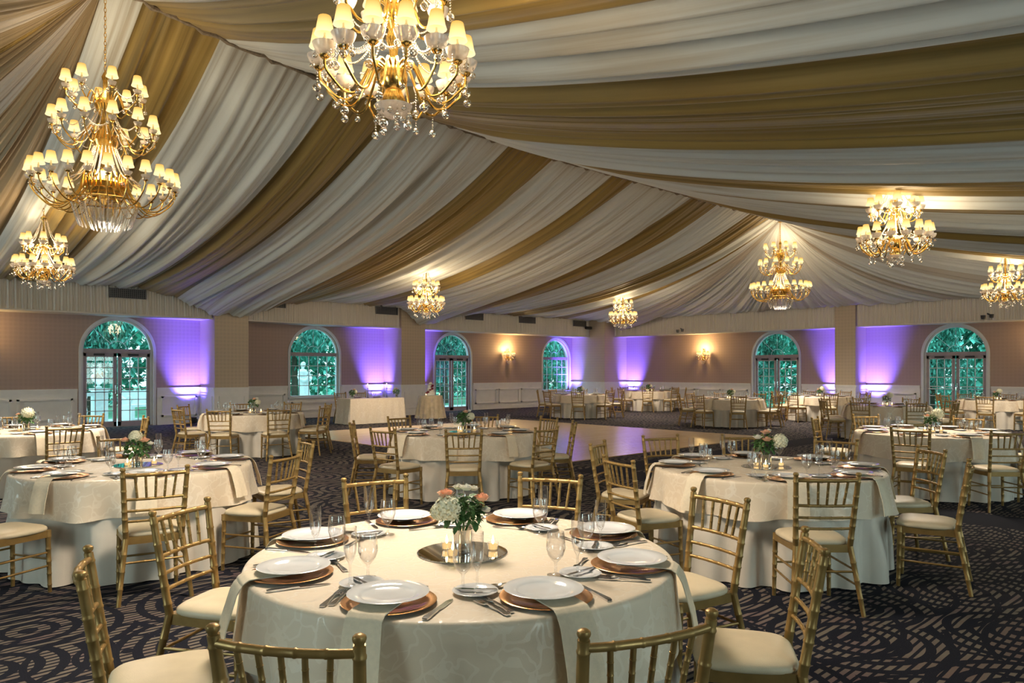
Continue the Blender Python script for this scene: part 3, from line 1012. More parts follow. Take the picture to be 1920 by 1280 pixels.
def underlay_mesh(seed):
    rnd = random.Random(seed)
    ph = [rnd.uniform(0, 6.28) for _ in range(6)]
    nd = 14
    def fn(a, b):
        an = a * 2 * pi
        s = b
        f = .6 * sin(15 * an + ph[0]) + .5 * sin(22 * an + ph[1]) + .35 * sin(8 * an + ph[2])
        f = f - .4 * abs(f)
        f = max(-1.6, min(1.2, 1.5 * f))
        r = .908 + .035 * s + .048 * f * min(1, 2.2 * s) * (.5 + .5 * s)
        r = min(r, .914 + .18 * max(0, s - .42))
        return (r * cos(an), r * sin(an), .756 - .746 * s)
    g = G().grid(fn, 200, nd, True)
    g.add([(0, 0, .757)] + [(.908 * cos(2 * pi * i / 40), .908 * sin(2 * pi * i / 40), .757) for i in range(40)], [(0, i + 1, (i + 1) % 40 + 1) for i in range(40)])
    return mesh('ivory_underlay', g, M['underlay'], True, 0)
OVERS = [overlay_mesh(i, .475 + .012 * i) for i in range(3)]
UNDERS = [underlay_mesh(i + 20) for i in range(3)]

def make_table():
    t = thing('round_table', 'x', 'table')
    gob('tabletop', G().lathe([(0, .72), (.895, .72), (.9, .73), (.9, .75), (0, .752)], 40), M['gold'], t)
    for i in range(4):
        a = pi / 4 + i * pi / 2
        gob('leg', G().tube([(.55 * cos(a), .55 * sin(a), 0), (.5 * cos(a), .5 * sin(a), .72)], .018, 8), M['dark_metal'], t)
    return t
table0 = make_table(); table_used = [False]

# ------------------------------------------------------------------ bouquets
def petal_rose(g, c, r, rnd):
    for k in range(16):
        a = k * 2.4; f = k / 15
        rr = r * (.12 + .85 * f); tilt = .2 + .9 * f
        w = r * (.35 + .45 * f); h = r * (1.0 - .25 * f)
        ux, uy = cos(a), sin(a)
        vs = []
        for j in range(4):
            v = j / 3
            for i in range(4):
                s = (i / 3 - .5) * 2
                ang = a + s * (.9 - .3 * f)
                q = rr * (.55 + .6 * v * tilt) * (1 + .05 * s * s)
                vs.append((c[0] + q * cos(ang), c[1] + q * sin(ang), c[2] - r * .35 + h * v * (1 - .18 * s * s) - r * .25 * f * v * v))
        g.add(vs, [(j * 4 + i, j * 4 + i + 1, j * 4 + i + 5, j * 4 + i + 4) for j in range(3) for i in range(3)])
    return g
def floret_ball(g, c, r, rnd, n=90, fl=.012):
    for k in range(n):
        z = 1 - 1.75 * (k + .5) / n
        a = k * 2.39996; q = sqrt(max(0, 1 - z * z))
        nx, ny, nz = q * cos(a), q * sin(a), z
        rr = r * rnd.uniform(.92, 1.05)
        p = (c[0] + nx * rr, c[1] + ny * rr, c[2] + nz * rr)
        ref = (0, 0, 1) if abs(nz) < .9 else (1, 0, 0)
        u = [ny * ref[2] - nz * ref[1], nz * ref[0] - nx * ref[2], nx * ref[1] - ny * ref[0]]
        l = sqrt(sum(x * x for x in u)); u = [x / l for x in u]
        w = [ny * u[2] - nz * u[1], nz * u[0] - nx * u[2], nx * u[1] - ny * u[0]]
        t0 = rnd.uniform(0, 1.5)
        for m in range(4):
            an = t0 + m * pi / 2
            d1 = [cos(an) * u[j] + sin(an) * w[j] for j in range(3)]
            d2 = [-sin(an) * u[j] + cos(an) * w[j] for j in range(3)]
            nn = (nx, ny, nz)
            vs = [p, tuple(p[j] + fl * (.6 * d1[j] + .5 * d2[j]) + nn[j] * .002 for j in range(3)), tuple(p[j] + fl * 1.15 * d1[j] + nn[j] * .004 for j in range(3)), tuple(p[j] + fl * (.6 * d1[j] - .5 * d2[j]) + nn[j] * .002 for j in range(3))]
            g.add(vs, [(0, 3, 2, 1)])
    g.ball(c, r * .86, 10, 8)
    return g
def leaves(g, c, r, rnd, n, size, squash=.8, low=-.6):
    for k in range(n):
        z = rnd.uniform(low, 1); a = rnd.uniform(0, 6.283); q = sqrt(1 - z * z)
        rr = r * rnd.uniform(.72, 1.08)
        p = (c[0] + q * cos(a) * rr, c[1] + q * sin(a) * rr, c[2] + z * rr * squash)
        s = size * rnd.uniform(.6, 1.25)
        yaw = a + rnd.uniform(-1, 1); pit = rnd.uniform(-1.1, .7)
        d = (cos(yaw) * cos(pit), sin(yaw) * cos(pit), sin(pit)); sd = (-sin(yaw), cos(yaw), 0)
        up = (-cos(yaw) * sin(pit), -sin(yaw) * sin(pit), cos(pit))
        P = lambda t, w, h: tuple(p[j] + s * (t * d[j] + w * sd[j] + h * up[j]) for j in range(3))
        g.add([P(0, 0, 0), P(.35, .28, .06), P(.75, .22, .02), P(1, 0, -.1), P(.75, -.22, .02), P(.35, -.28, .06), P(.5, 0, -.02)],
              [(0, 6, 1), (1, 6, 2), (2, 6, 3), (3, 6, 4), (4, 6, 5), (5, 6, 0)])
    return g
def make_bouquet(seed, roses, hyd, whites, spread=1.0, hgt=.2, red=False):
    rnd = random.Random(seed)
    t = thing('bouquet', 'x', 'flowers')
    gob('vase', G().lathe([(0, .004), (.038, .004), (.042, 0), (.046, .01), (.042, .05), (.045, .1), (.043, .1), (.040, .05), (.043, .012), (0, .008)], 20), M['crystal'], t)
    st = G()
    for k in range(9):
        a = k * .7
        st.tube([(.018 * cos(a + 2), .018 * sin(a + 2), .012), (.02 * cos(a), .02 * sin(a), .1), (.05 * cos(a), .05 * sin(a), .17)], .0028, 5)
    gob('stems', st, M['leaf'], t)
    lf = leaves(G(), (0, 0, hgt - .015), .074 * spread, rnd, 190, .045, .95, -.75)
    gob('foliage', lf, M['leaf'], t, angle=0)
    for (x, y, z, r) in roses:
        gob('rose', petal_rose(G(), (x, y, z), r, rnd), M['rose'], t, angle=0)
    for (x, y, z, r) in hyd:
        gob('hydrangea', floret_ball(G(), (x, y, z), r, rnd), M['hydrangea'], t, angle=0)
    for (x, y, z, r) in whites:
        gob('white_bloom', petal_rose(G(), (x, y, z), r, rnd), M['white_flower'], t, angle=0)
    return t
# local +y points away from the viewer, +x to the viewer's right
BQ = [
    make_bouquet(1, [(-.068, -.04, .262, .042), (.09, -.035, .245, .038)], [(-.058, -.07, .20, .058), (-.10, -.03, .18, .035)], [(.02, -.02, .285, .032), (.05, .02, .275, .026), (.108, -.03, .19, .027), (-.02, .03, .28, .028)], 1.0, .19),
    make_bouquet(2, [(-.075, -.05, .215, .042), (.09, -.05, .215, .042)], [(.0, -.03, .24, .05)], [(.125, -.02, .185, .03), (-.09, .02, .19, .026)], 1.15, .165),
    make_bouquet(3, [(-.02, -.085, .235, .042), (-.01, -.03, .29, .042)], [(.095, -.06, .215, .06)], [(-.085, -.05, .25, .04), (.03, .02, .3, .026)], 1.1, .2),
    make_bouquet(4, [(-.08, -.04, .215, .036)], [(.05, -.05, .235, .075)], [(-.04, .03, .25, .03), (-.075, -.03, .2, .03)], 1.05, .18),
    make_bouquet(5, [(.03, -.05, .265, .042)], [(.09, -.03, .2, .05)], [(.07, -.03, .275, .036)], 1.1, .2),
]
bq_used = [False] * len(BQ)
def place_bouquet(i, x, y, z, rz, label, sc=1.0):
    b = BQ[i] if not bq_used[i] else dup(BQ[i])
    bq_used[i] = True
    b.location = (x, y, z); b.rotation_euler = (0, 0, rz); b.scale = (sc, sc, sc)
    return tag(b, label, 'flowers', 'table bouquets')

def make_candle():
    t = thing('tealight_candle', 'x', 'candle')
    gob('votive_cup', G().lathe([(0, .003), (.019, .003), (.021, 0), (.023, .004), (.026, .034), (.0248, .034), (.021, .005), (0, .005)], 16), M['glass'], t)
    gob('wax', G().lathe([(0, .006), (.0195, .006), (.022, .026), (.014, .027), (0, .025)], 14), M['glow_wax'], t)
    gob('flame', G().lathe([(0, .026), (.005, .033), (.0065, .040), (.0035, .055), (0, .068)], 8), M['flame'], t)
    return t
candle0 = make_candle(); candle_used = [False]
def place_candle(x, y, z, label):
    c = candle0 if not candle_used[0] else dup(candle0)
    candle_used[0] = True
    c.location = (x, y, z)
    return tag(c, label, 'candle', 'tealights on the mirrors')
ME['mirror'] = mesh('mirror', G().lathe([(0, 0), (.196, 0), (.2, .002), (.2, .004), (.194, .006), (0, .006)], 64), M['mirror'], True, 8)

# ------------------------------------------------------------------ the dressed tables
CLOCK = {0: 'twelve', 1: 'one', 2: 'two', 3: 'three', 4: 'four', 5: 'five', 6: 'six', 7: 'seven', 8: 'eight', 9: 'nine', 10: 'ten', 11: 'eleven', 12: 'twelve'}
def clock(deg):
    return CLOCK[int(deg / 30 + .5) % 12]

def dress(d, lat, name, chairs, places, bq, seed, cutl, glasses3=False, bq_label=None, napk=True):
    rnd = random.Random(seed)
    x, y = W(d, lat)
    vr = PHI - pi / 2          # local +y = away from the viewer
    t = table0 if not table_used[0] else dup(table0)
    table_used[0] = True
    t.location = (x, y, 0)
    tag(t, 'round banquet table under cloths, ' + name, 'table', 'round banquet tables')
    rz = rnd.uniform(0, 6)
    o = ob('underlay_cloth', UNDERS[seed % 3], None, (x, y, 0), (0, 0, rz))
    tag(o, 'floor-length ivory cloth on the ' + name, 'tablecloth', 'floor-length table cloths')
    o = ob('overlay_cloth', OVERS[0 if seed == 0 else seed % 3], None, (x, y, .003), (0, 0, rz + 1))
    tag(o, 'short cream damask cloth on the ' + name, 'tablecloth', 'damask overlays')
    z = TT + .004
    def put(nm, me, px, py, pz, r, lab, cat, grp):
        q = ob(nm, me, None, (px, py, pz), (0, 0, r))
        return tag(q, lab + ' of the ' + name, cat, grp)
    def at(a, rr, tt=0):
        """seat frame: rr = distance from centre, tt = toward the sitter's right"""
        # direction of the seat from the centre
        dx, dy = cos(a) * FX + sin(a) * RX, cos(a) * FY + sin(a) * RY
        # the sitter faces the centre; their right hand
        rx, ry = -dy, dx
        return x + dx * rr + rx * tt, y + dy * rr + ry * tt, atan2(-dy, -dx) - pi / 2
    for (deg, dist) in chairs:
        a = radians(deg)
        dist = max(dist, 1.425)
        px, py, r = at(a, dist - .235, rnd.uniform(-.02, .02))
        place_chair(px, py, r + rnd.uniform(-.09, .09), "gold chair at %s o'clock of the %s" % (clock(deg), name), 'gold chiavari chairs')
    for deg in places:
        a = radians(deg)
        ck = clock(deg)
        px, py, r = at(a, .748)
        put('charger_plate', ME['charger'], px, py, z, 0, "copper charger at %s o'clock" % ck, 'plate', 'copper chargers')
        if napk:
            put('napkin', NAPS[(seed + int(deg)) % 6], px, py, z - .004, r + pi, "cream napkin hanging at %s o'clock" % ck, 'napkin', 'hanging napkins')
        j = rnd.uniform(-.012, .012)
        put('dinner_plate', ME['plate'], px + j, py - j, z + .0225, 0, "white dinner plate at %s o'clock" % ck, 'plate', 'dinner plates')
        qx, qy, _ = at(a, .57 + rnd.uniform(-.02, .01), -.195)
        put('bread_plate', ME['side'], qx, qy, z, 0, "small white bread plate at %s o'clock" % ck, 'plate', 'bread plates')
        gx, gy, _ = at(a, .50 + rnd.uniform(-.02, .02), .185)
        put('goblet', ME['goblet'], gx, gy, z, 0, "clear water goblet at %s o'clock" % ck, 'glass', 'water goblets')
        hx, hy, _ = at(a, .57 + rnd.uniform(-.02, .02), .255)
        put('champagne_flute', ME['flute'], hx, hy, z, 0, "clear champagne flute at %s o'clock" % ck, 'glass', 'champagne flutes')
        if cutl:
            fx, fy, _ = at(a, .755, -.215)
            put('fork', ME['fork'], fx, fy, z, r + .15, "outer dinner fork at %s o'clock" % ck, 'fork', 'forks')
            fx, fy, _ = at(a, .735, -.187)
            put('fork', ME['fork'], fx, fy, z, r + .1, "inner salad fork at %s o'clock" % ck, 'fork', 'forks')
            fx, fy, _ = at(a, .76, .19)
            put('knife', ME['knife'], fx, fy, z, r - .04, "steel dinner knife at %s o'clock" % ck, 'knife', 'knives')
            fx, fy, _ = at(a, .545, -.04)
            put('spoon', ME['spoon'], fx, fy, z, r + pi / 2, "dessert spoon at %s o'clock" % ck, 'spoon', 'spoons')
            put('butter_knife', ME['butter'], qx, qy, z + .0125, r + .9 + rnd.uniform(-.2, .2), "butter knife on bread plate at %s o'clock" % ck, 'knife', 'butter knives')
    put('mirror_plate', ME['mirror'], x, y, z, 0, 'round mirror under the bouquet', 'mirror', 'centrepiece mirrors')
    mz = z + .0065
    place_bouquet(bq, x, y, mz, vr, bq_label or ('bouquet in a glass vase on the ' + name))
    for k, (lx, ly, w) in enumerate(((-.072, .03, 'far'), (.135, .02, 'far'), (-.035, -.095, 'near'))):
        cx, cy = x + cos(vr) * lx - sin(vr) * ly, y + sin(vr) * lx + cos(vr) * ly
        place_candle(cx, cy, mz, 'lit tealight %s bouquet of the %s' % (('behind the', 'beside the', 'in front of the')[k], name))

def eight(ph): return [ph + 45 * i for i in range(8)]
R = 1.43
dress(3.29, -.22, 'frontmost table', [(18, 1.49), (62, 1.48), (105, 1.43), (156, 1.43), (195, 1.43), (241, 1.41), (285, 1.41), (335, 1.445)], [19, 63, 108, 153, 196, 241, 286, 333], 0, 0, True,
      bq_label='bouquet of peach roses and cream hydrangea on the frontmost table')
dress(6.33, -3.2, 'table under the big chandelier', [(59, 1.38), (106, 1.41), (149, 1.45), (197, 1.43), (327, 1.40)], eight(14), 1, 1, True)
dress(10.0, -6.55, 'table before the balustrade door', [(2, 1.42), (58, 1.38), (133, 1.55), (181, 1.42), (320, 1.42)], eight(2), 3, 2, False)
dress(14.23, -4.96, 'table beside the first pillar', [(13, 1.43), (60, 1.4), (98, 1.4), (144, 1.45), (184, 1.45), (223, 1.42), (278, 1.4), (330, 1.43)], eight(8), 4, 3, False)
dress(9.78, -.634, 'table beside the dance floor', [(8, 1.42), (52, 1.3), (93, 1.38), (136, 1.45), (176, 1.48), (213, 1.5), (262, 1.36), (317, 1.36)], eight(4), 4, 4, False)
dress(6.21, 2.127, 'table before the dark carpet band', [(11, 1.48), (46, 1.45), (84, 1.45), (126, 1.4), (185, 1.4), (245, 1.4), (296, 1.46), (336, 1.5)], eight(6), 2, 5, True)
dress(9.75, 5.52, 'table behind the dark carpet band', [(354, 1.45), (47, 1.4), (92, 1.42), (137, 1.42), (180, 1.5), (219, 1.42), (304, 1.38)], eight(0), 3, 6, False)
dress(21.4, 6.3, 'table below the lone lamp', [(5, 1.42), (52, 1.4), (95, 1.4), (140, 1.42), (187, 1.42), (232, 1.42), (275, 1.42), (322, 1.42)], eight(5), 4, 7, False)
dress(23.6, 9.8, 'table before the slim pillar', [(a, R) for a in eight(10)], eight(10), 3, 8, False)
dress(17.2, 8.69, 'table before the purple panelling', [(a, R) for a in eight(3)], eight(3), 3, 9, False)
dress(20.6, 13.46, 'table before the end door', [(a, R) for a in eight(0)], eight(0), 3, 10, False)
dress(25.3, 2.32, 'table before the corner window', [(a, R) for a in eight(8)], eight(8), 4, 11, False)
dress(29.6, 5.45, 'table beside the corner pillar', [(a, R) for a in eight(12)], eight(12), 4, 12, False)

# ------------------------------------------------------------------ head table and cake table by the far wall
def drape_rect(x0, y0, x1, y1, h, seed, mat, flare=.05):
    """floor-length cloth over an oblong table"""
    rnd = random.Random(seed)
    per = []
    n = 60
    cx, cy = (x0 + x1) / 2, (y0 + y1) / 2
    pts = []
    def edge(a, b, m):
        return [(a[0] + (b[0] - a[0]) * i / m, a[1] + (b[1] - a[1]) * i / m) for i in range(m)]
    c = [(x0, y0), (x1, y0), (x1, y1), (x0, y1)]
    for i in range(4):
        a, b = c[i], c[(i + 1) % 4]
        pts += edge(a, b, max(6, int(hypot(b[0] - a[0], b[1] - a[1]) / .025)))
    m = len(pts); nd = 10
    ph = [rnd.uniform(0, 6) for _ in range(3)]
    def fn(a, b):
        i = int(round(a * m)) % m
        x, y = pts[i]
        dx, dy = x - cx, y - cy
        if abs(dx) / (x1 - x0) > abs(dy) / (y1 - y0): nx, ny = (1 if dx > 0 else -1), 0
        else: nx, ny = 0, (1 if dy > 0 else -1)
        f = .5 * sin(i * .55 + ph[0]) + .5 * sin(i * .23 + ph[1])
        k = flare * b + .032 * b * f
        k = max(k, 0)
        return (x + nx * k + (.03 * b * (1 if dx > 0 else -1)), y + ny * k, h - (h - .012) * b)
    g = G().grid(fn, m, nd, True)
    g.quad((x0, y0, h), (x1, y0, h), (x1, y1, h), (x0, y1, h))
    return mesh('tablecloth', g, mat, True, 35)
HX0, HX1, HY0, HY1 = 11.42, 13.3, 18.85, 19.6
t = thing('head_table', 'oblong head table under a tan cloth by the arched window', 'table', ((HX0 + HX1) / 2, (HY0 + HY1) / 2, 0))
gob('tabletop', G().box(-.92, -.36, .72, .92, .36, .748), M['gold'], t, smooth=False)
for sx in (-1, 1):
    for sy in (-1, 1):
        gob('leg', G().tube([(sx * .8, sy * .28, 0), (sx * .8, sy * .28, .72)], .018, 8), M['dark_metal'], t)
o = ob('tablecloth', drape_rect(HX0, HY0, HX1, HY1, .755, 5, M['overlay']))
tag(o, 'floor-length cream cloth over the oblong head table', 'tablecloth')
for i, (xx, lab) in enumerate(((HX0 + .5, 'gold chair behind the head table on its statue-window end'), (HX0 + 1.2, 'gold chair behind the head table nearer the tan pillar'))):
    place_chair(xx, HY1 + .42, pi, lab, 'gold chiavari chairs')
hz = .758
place_bouquet(4, HX0 + .18, HY0 + .2, hz, 0, 'dark leafy bouquet on the window end of the head table', 1.0)
place_bouquet(4, HX1 - .14, HY0 + .2, hz, 2, 'dark leafy bouquet on the pillar end of the head table', 1.0)
def candlestick(x, y, label):
    t = thing('candlestick', label, 'candlestick', (x, y, hz), 0, 'candlesticks on the head table')
    gob('stem', G().lathe([(0, 0), (.045, 0), (.045, .006), (.01, .014), (.007, .05), (.012, .06), (.006, .07), (.006, .25), (.012, .27), (.014, .29), (0, .29)], 14), M['dark_metal'], t)
    gob('taper', G().lathe([(0, .285), (.009, .285), (.007, .4), (0, .402)], 10), M['candle'], t)
    gob('flame', G().lathe([(0, .40), (.008, .41), (.005, .425), (0, .445)], 8), M['flame'], t)
candlestick(HX0 + .80, HY0 + .34, 'lit taper candlestick beside the window-end bouquet of the head table')
candlestick(HX1 - .40, HY0 + .34, 'lit taper candlestick beside the pillar-end bouquet of the head table')
for i in range(2):
    px = HX0 + .55 + i * .7; py = HY1 - .2
    w = ('window-end', 'pillar-end')[i]
    for nm, me, dx, dy, dz, lab, cat in (('charger_plate', 'charger', 0, 0, 0, 'copper charger', 'plate'), ('dinner_plate', 'plate', 0, 0, .015, 'white dinner plate', 'plate'),
                                     ('goblet', 'goblet', -.2, -.2, 0, 'clear water goblet', 'glass'), ('champagne_flute', 'flute', -.27, -.14, 0, 'clear champagne flute', 'glass')):
        tag(ob(nm, ME[me], None, (px + dx, py + dy, hz + dz)), '%s at the %s seat of the head table' % (lab, w), cat, 'head table ware')
# cake table
CX, CY = 15.0, 19.75
t = thing('cake_table', 'small round cake table before the tan pillar', 'table', (CX, CY, 0))
gob('tabletop', G().lathe([(0, .73), (.38, .73), (.38, .75), (0, .752)], 32), M['gold'], t)
gob('pedestal', G().lathe([(0, 0), (.25, 0), (.25, .03), (.04, .06), (.04, .73), (0, .73)], 20), M['dark_metal'], t)
def ck(a, b):
    an = a * 2 * pi
    rows = [(0.004, .758), (.2, .758), (.375, .758), (.392, .752), (.40, .735)]
    k = int(round(b * 16))
    if k < 5: r, z = rows[k]
    else:
        s = (k - 4) / 12
        r = .40 + .1 * s + .03 * s * (sin(14 * an) + .4 * sin(9 * an + 1)); z = .735 - .723 * s
    return (CX + r * cos(an), CY + r * sin(an), z)
o = gob('tablecloth', G().grid(ck, 140, 16, True), M['tan_cloth'], angle=0)
tag(o, 'tan satin cloth on the small round cake table', 'tablecloth')
t = thing('wedding_cake', 'white tiered cake with dark red flowers on the small round table', 'cake', (CX, CY, .76))
gob('cake_board', G().lathe([(0, 0), (.19, 0), (.19, .012), (0, .012)], 32), M['china'], t)
z0 = .012
for r, h in ((.15, .12), (.115, .11), (.08, .1)):
    gob('tier', G().lathe([(0, z0), (r, z0), (r * 1.02, z0 + .008), (r, z0 + .016), (r, z0 + h - .01), (r - .01, z0 + h), (0, z0 + h)], 32), M['frosting'], t)
    z0 += h
rn = random.Random(4)
for k in range(13):
    f = k / 12
    a = -3.0 + 1.9 * f + rn.uniform(-.35, .35)
    rr = .165 - .08 * f
    gob('red_rose' if k % 4 else 'white_rose', petal_rose(G(), (rr * cos(a), rr * sin(a), .05 + .32 * f), .05, rn), M['red_flower' if k % 4 else 'white_flower'], t, angle=0)
gob('topper', floret_ball(G(), (0, 0, .385), .05, rn, 50, .014), M['white_flower'], t, angle=0)
for dx, dy, w in ((-.27, -.12, 'window side'), (.25, -.16, 'glazed door side')):
    c = place_candle(CX + dx, CY + dy, .76, 'lit tealight on the cake table, ' + w)

# ------------------------------------------------------------------ chandeliers
def shared(name, g, mat, angle=45):
    return mesh(name, g, mat, True, angle)
SHADE = shared('lamp_shade', G().lathe([(.036, .058), (.038, .055), (.046, .015), (.052, -.02), (.062, -.05), (.060, -.05), (.050, -.02), (.044, .015), (.036, .055)], 14), M['shade'])
SLEEVE = shared('candle_sleeve', G().lathe([(0, 0), (.011, 0), (.011, .10), (.006, .105), (.006, .125), (0, .125)], 8), M['candle'])
DISH = shared('drip_dish', G().lathe([(0, -.012), (.03, -.010), (.056, .006), (.068, .03), (.074, .052), (.071, .052), (.064, .03), (.052, .01), (.02, -.002), (0, -.002)], 16), M['dish'])
CUP = shared('cup', G().lathe([(0, -.03), (.016, -.028), (.03, -.016), (.034, -.008), (.012, -.002), (0, -.002)], 10), M['brass'])
def pendant_mesh(n, r):
    g = G()
    z = 0
    for i in range(n):
        g.ball((0, 0, z - .008), .0065, 5, 4); z -= .018
    g.ball((0, 0, z - r), r, 9, 6)
    return shared('crystal_pendant', g, M['crystal'], 0)
PEND = [pendant_mesh(2, .020), pendant_mesh(4, .025), pendant_mesh(1, .017), pendant_mesh(6, .027)]

def strand(p, q, sag, n, r=.009):
    g = G()
    for i in range(n):
        t = i / (n - 1)
        c = [p[j] + (q[j] - p[j]) * t for j in range(3)]
        c[2] -= sag * 4 * t * (1 - t)
        x, y, z = c
        g.add([(x + r, y, z), (x - r, y, z), (x, y + r, z), (x, y - r, z), (x, y, z + r * 1.3), (x, y, z - r * 1.3)],
              [(0, 2, 4), (2, 1, 4), (1, 3, 4), (3, 0, 4), (2, 0, 5), (1, 2, 5), (3, 1, 5), (0, 3, 5)])
    return shared('crystal_strand', g, M['crystal'], 0)

def arm_mesh(pts, r=.0085):
    return shared('arm', G().tube(link(pts, 5), r, 7), M['brass'])

def tier(t, n, R, zb, inner, off, pend, k0, balls=2, ks=1.0, kd=1.0):
    """a ring of arms; each carries a cup, drip dish, candle sleeve and shade"""
    am = arm_mesh(inner + [(R * .56, 0, zb - .24 * R - .07), (R * .74, 0, zb - .26 * R - .07), (R * .91, 0, zb - .16 * R - .05), (R * .99, 0, zb - .08), (R, 0, zb - .02)])
    dr = 2 * R * sin(pi / n)
    gar = strand((R, 0, zb + .04), (R * cos(2 * pi / n), R * sin(2 * pi / n), zb + .04), dr * .42, int(dr / .018) + 6, .0085)
    for i in range(n):
        a = off + 2 * pi * i / n
        if balls > 1: ob('crystal_garland', gar, t, (0, 0, 0), (0, 0, a))
        o = ob('arm', am, t, (0, 0, 0), (0, 0, a))
        ob('cup', CUP, o, (R, 0, zb))
        ob('drip_dish', DISH, o, (R, 0, zb + .012)).scale = (kd, kd, kd)
        ob('candle_sleeve', SLEEVE, o, (R, 0, zb))
        ob('lamp_shade', SHADE, o, (R, 0, zb + .165)).scale = (ks, ks, ks)
        for q in range(balls):
            b = (i * 7 + q * 3 + k0) % 4
            an = 2 * pi * q / balls + i
            ob('crystal_pendant', PEND[b], o, (R + .055 * cos(an), .055 * sin(an), zb + .02))

def make_small():
    """two tiers hung with crystal balls; origin at the lowest crystal"""
    t = thing('crystal_chandelier', 'x', 'chandelier')
    gob('stem', G().lathe([(0, .10), (.02, .11), (.06, .15), (.075, .20), (.05, .26), (.085, .30), (.09, .36), (.06, .42), (.025, .46), (.03, .52), (.05, .58), (.03, .64), (.06, .70), (.065, .76), (.035, .82), (.018, .88), (.02, 1.0), (.035, 1.05), (.018, 1.1), (.018, 1.26), (.05, 1.30), (.055, 1.33), (.012, 1.37), (0, 1.38)], 18), M['brass'], t)
    tier(t, 15, .455, .375, [(.06, 0, .40), (.13, 0, .42), (.19, 0, .31)], .2, PEND, 0, 3)
    tier(t, 8, .32, .80, [(.05, 0, .80), (.10, 0, .83), (.14, 0, .75)], .35, PEND, 1, 2)
    for i in range(14):
        a = 2 * pi * i / 14
        ob('crystal_pendant', PEND[i % 4], t, (.10 * cos(a), .10 * sin(a), .16 - .0 * i))
    for i in range(15):
        a = .2 + 2 * pi * i / 15
        ob('crystal_pendant', PEND[(i + 1) % 4], t, (.33 * cos(a), .33 * sin(a), .20))
    gob('bottom_dish', G().lathe([(0, .085), (.05, .09), (.10, .12), (.12, .16), (.115, .16), (.09, .125), (0, .1)], 16), M['dish'], t)
    sm = strand((.05, 0, 1.30), (.21, 0, .90), .07, 34, .010)
    for i in range(10): ob('crystal_strand', sm, t, (0, 0, 0), (0, 0, 2 * pi * i / 10))
    sm = strand((.07, 0, .72), (.30, 0, .44), .10, 26, .009)
    for i in range(10): ob('crystal_strand', sm, t, (0, 0, 0), (0, 0, 2 * pi * i / 10 + .2))
    return t

def make_large():
    """three tiers of brass arms over a crystal basket; origin at the lowest crystal"""
    t = thing('brass_chandelier', 'x', 'chandelier')
    gob('stem', G().lathe([(0, .3), (.05, .32), (.22, .45), (.26, .52), (.24, .60), (.10, .68), (.05, .8), (.06, .95), (.12, 1.05), (.16, 1.15), (.12, 1.25), (.06, 1.32), (.05, 1.45), (.10, 1.55), (.13, 1.63), (.09, 1.72), (.03, 1.8), (.03, 1.95), (.045, 2.0), (.02, 2.06), (0, 2.08)], 20), M['brass'], t)
    tier(t, 24, .84, .56, [(.20, 0, .56), (.25, 0, .72), (.30, 0, .50)], .1, PEND, 0, 1, 1.2, .72)
    tier(t, 12, .60, 1.28, [(.12, 0, 1.2), (.20, 0, 1.32), (.28, 0, 1.16)], .2, PEND, 1, 2, 1.2, .72)
    tier(t, 8, .45, 1.76, [(.10, 0, 1.66), (.16, 0, 1.80), (.22, 0, 1.66)], .5, PEND, 2, 2, 1.2, .72)
    s1 = strand((.10, 0, 1.55), (.34, 0, 1.18), .06, 26, .011)
    s2 = strand((.12, 0, 1.12), (.42, 0, .62), .10, 34, .011)
    s3 = strand((.40, 0, .36), (.30, 0, .04), .02, 20, .012)
    s4 = strand((.28, 0, .34), (.16, 0, .0), .02, 20, .012)
    for i in range(16):
        ob('crystal_strand', s1, t, (0, 0, 0), (0, 0, 2 * pi * i / 16))
    for i in range(22):
        ob('crystal_strand', s2, t, (0, 0, 0), (0, 0, 2 * pi * i / 22))
    for i in range(26):
        ob('crystal_strand', s3, t, (0, 0, 0), (0, 0, 2 * pi * i / 26))
    for i in range(18):
        ob('crystal_strand', s4, t, (0, 0, 0), (0, 0, 2 * pi * i / 18))
    gob('basket_ring', G().tube([(.41 * cos(2 * pi * i / 32), .41 * sin(2 * pi * i / 32), .37) for i in range(33)], .012, 6).tube([(.29 * cos(2 * pi * i / 32), .29 * sin(2 * pi * i / 32), .35) for i in range(33)], .01, 6), M['brass'], t)
    return t

def chain(z0, z1):
    g = G()
    n = max(1, int((z1 - z0) / .055))
    for i in range(n + 1):
        z = z0 + .055 * i
        if z > z1: break
        p = []
        for k in range(11):
            a = 2 * pi * k / 10
            c, s = .014 * cos(a), .034 * sin(a)
            p.append((c, 0, z + s) if i % 2 else (0, c, z + s))
        g.tube(p, .0045, 5, False)
    return g

def hang(proto, used, x, y, z, top, rz, label, group):
    t = proto if not used[0] else dup(proto)
    used[0] = True
    t.location = (x, y, z); t.rotation_euler = (0, 0, rz)
    tag(t, label, 'chandelier', group)
    return t
def lamp(x, y, z, e, r=.2, col=(1.0, .76, .46)):
    l = bpy.data.lights.new('chandelier_glow', 'POINT')
    l.energy = e; l.shadow_soft_size = r; l.color = col
    o = bpy.data.objects.new('chandelier_glow', l)
    COL.objects.link(o); o.location = (x, y, z)
    return o
def down(x, y, z, e):
    l = bpy.data.lights.new('chandelier_downlight', 'SPOT')
    l.energy = e; l.shadow_soft_size = .35; l.color = (1.0, .86, .69); l.spot_size = radians(168); l.spot_blend = 1
    o = bpy.data.objects.new('chandelier_downlight', l)
    COL.objects.link(o); o.location = (x, y, z)
small0, large0 = make_small(), make_large()
us, ul = [False], [False]
GS, GL = 'two-tier crystal chandeliers', 'three-tier brass chandeliers'
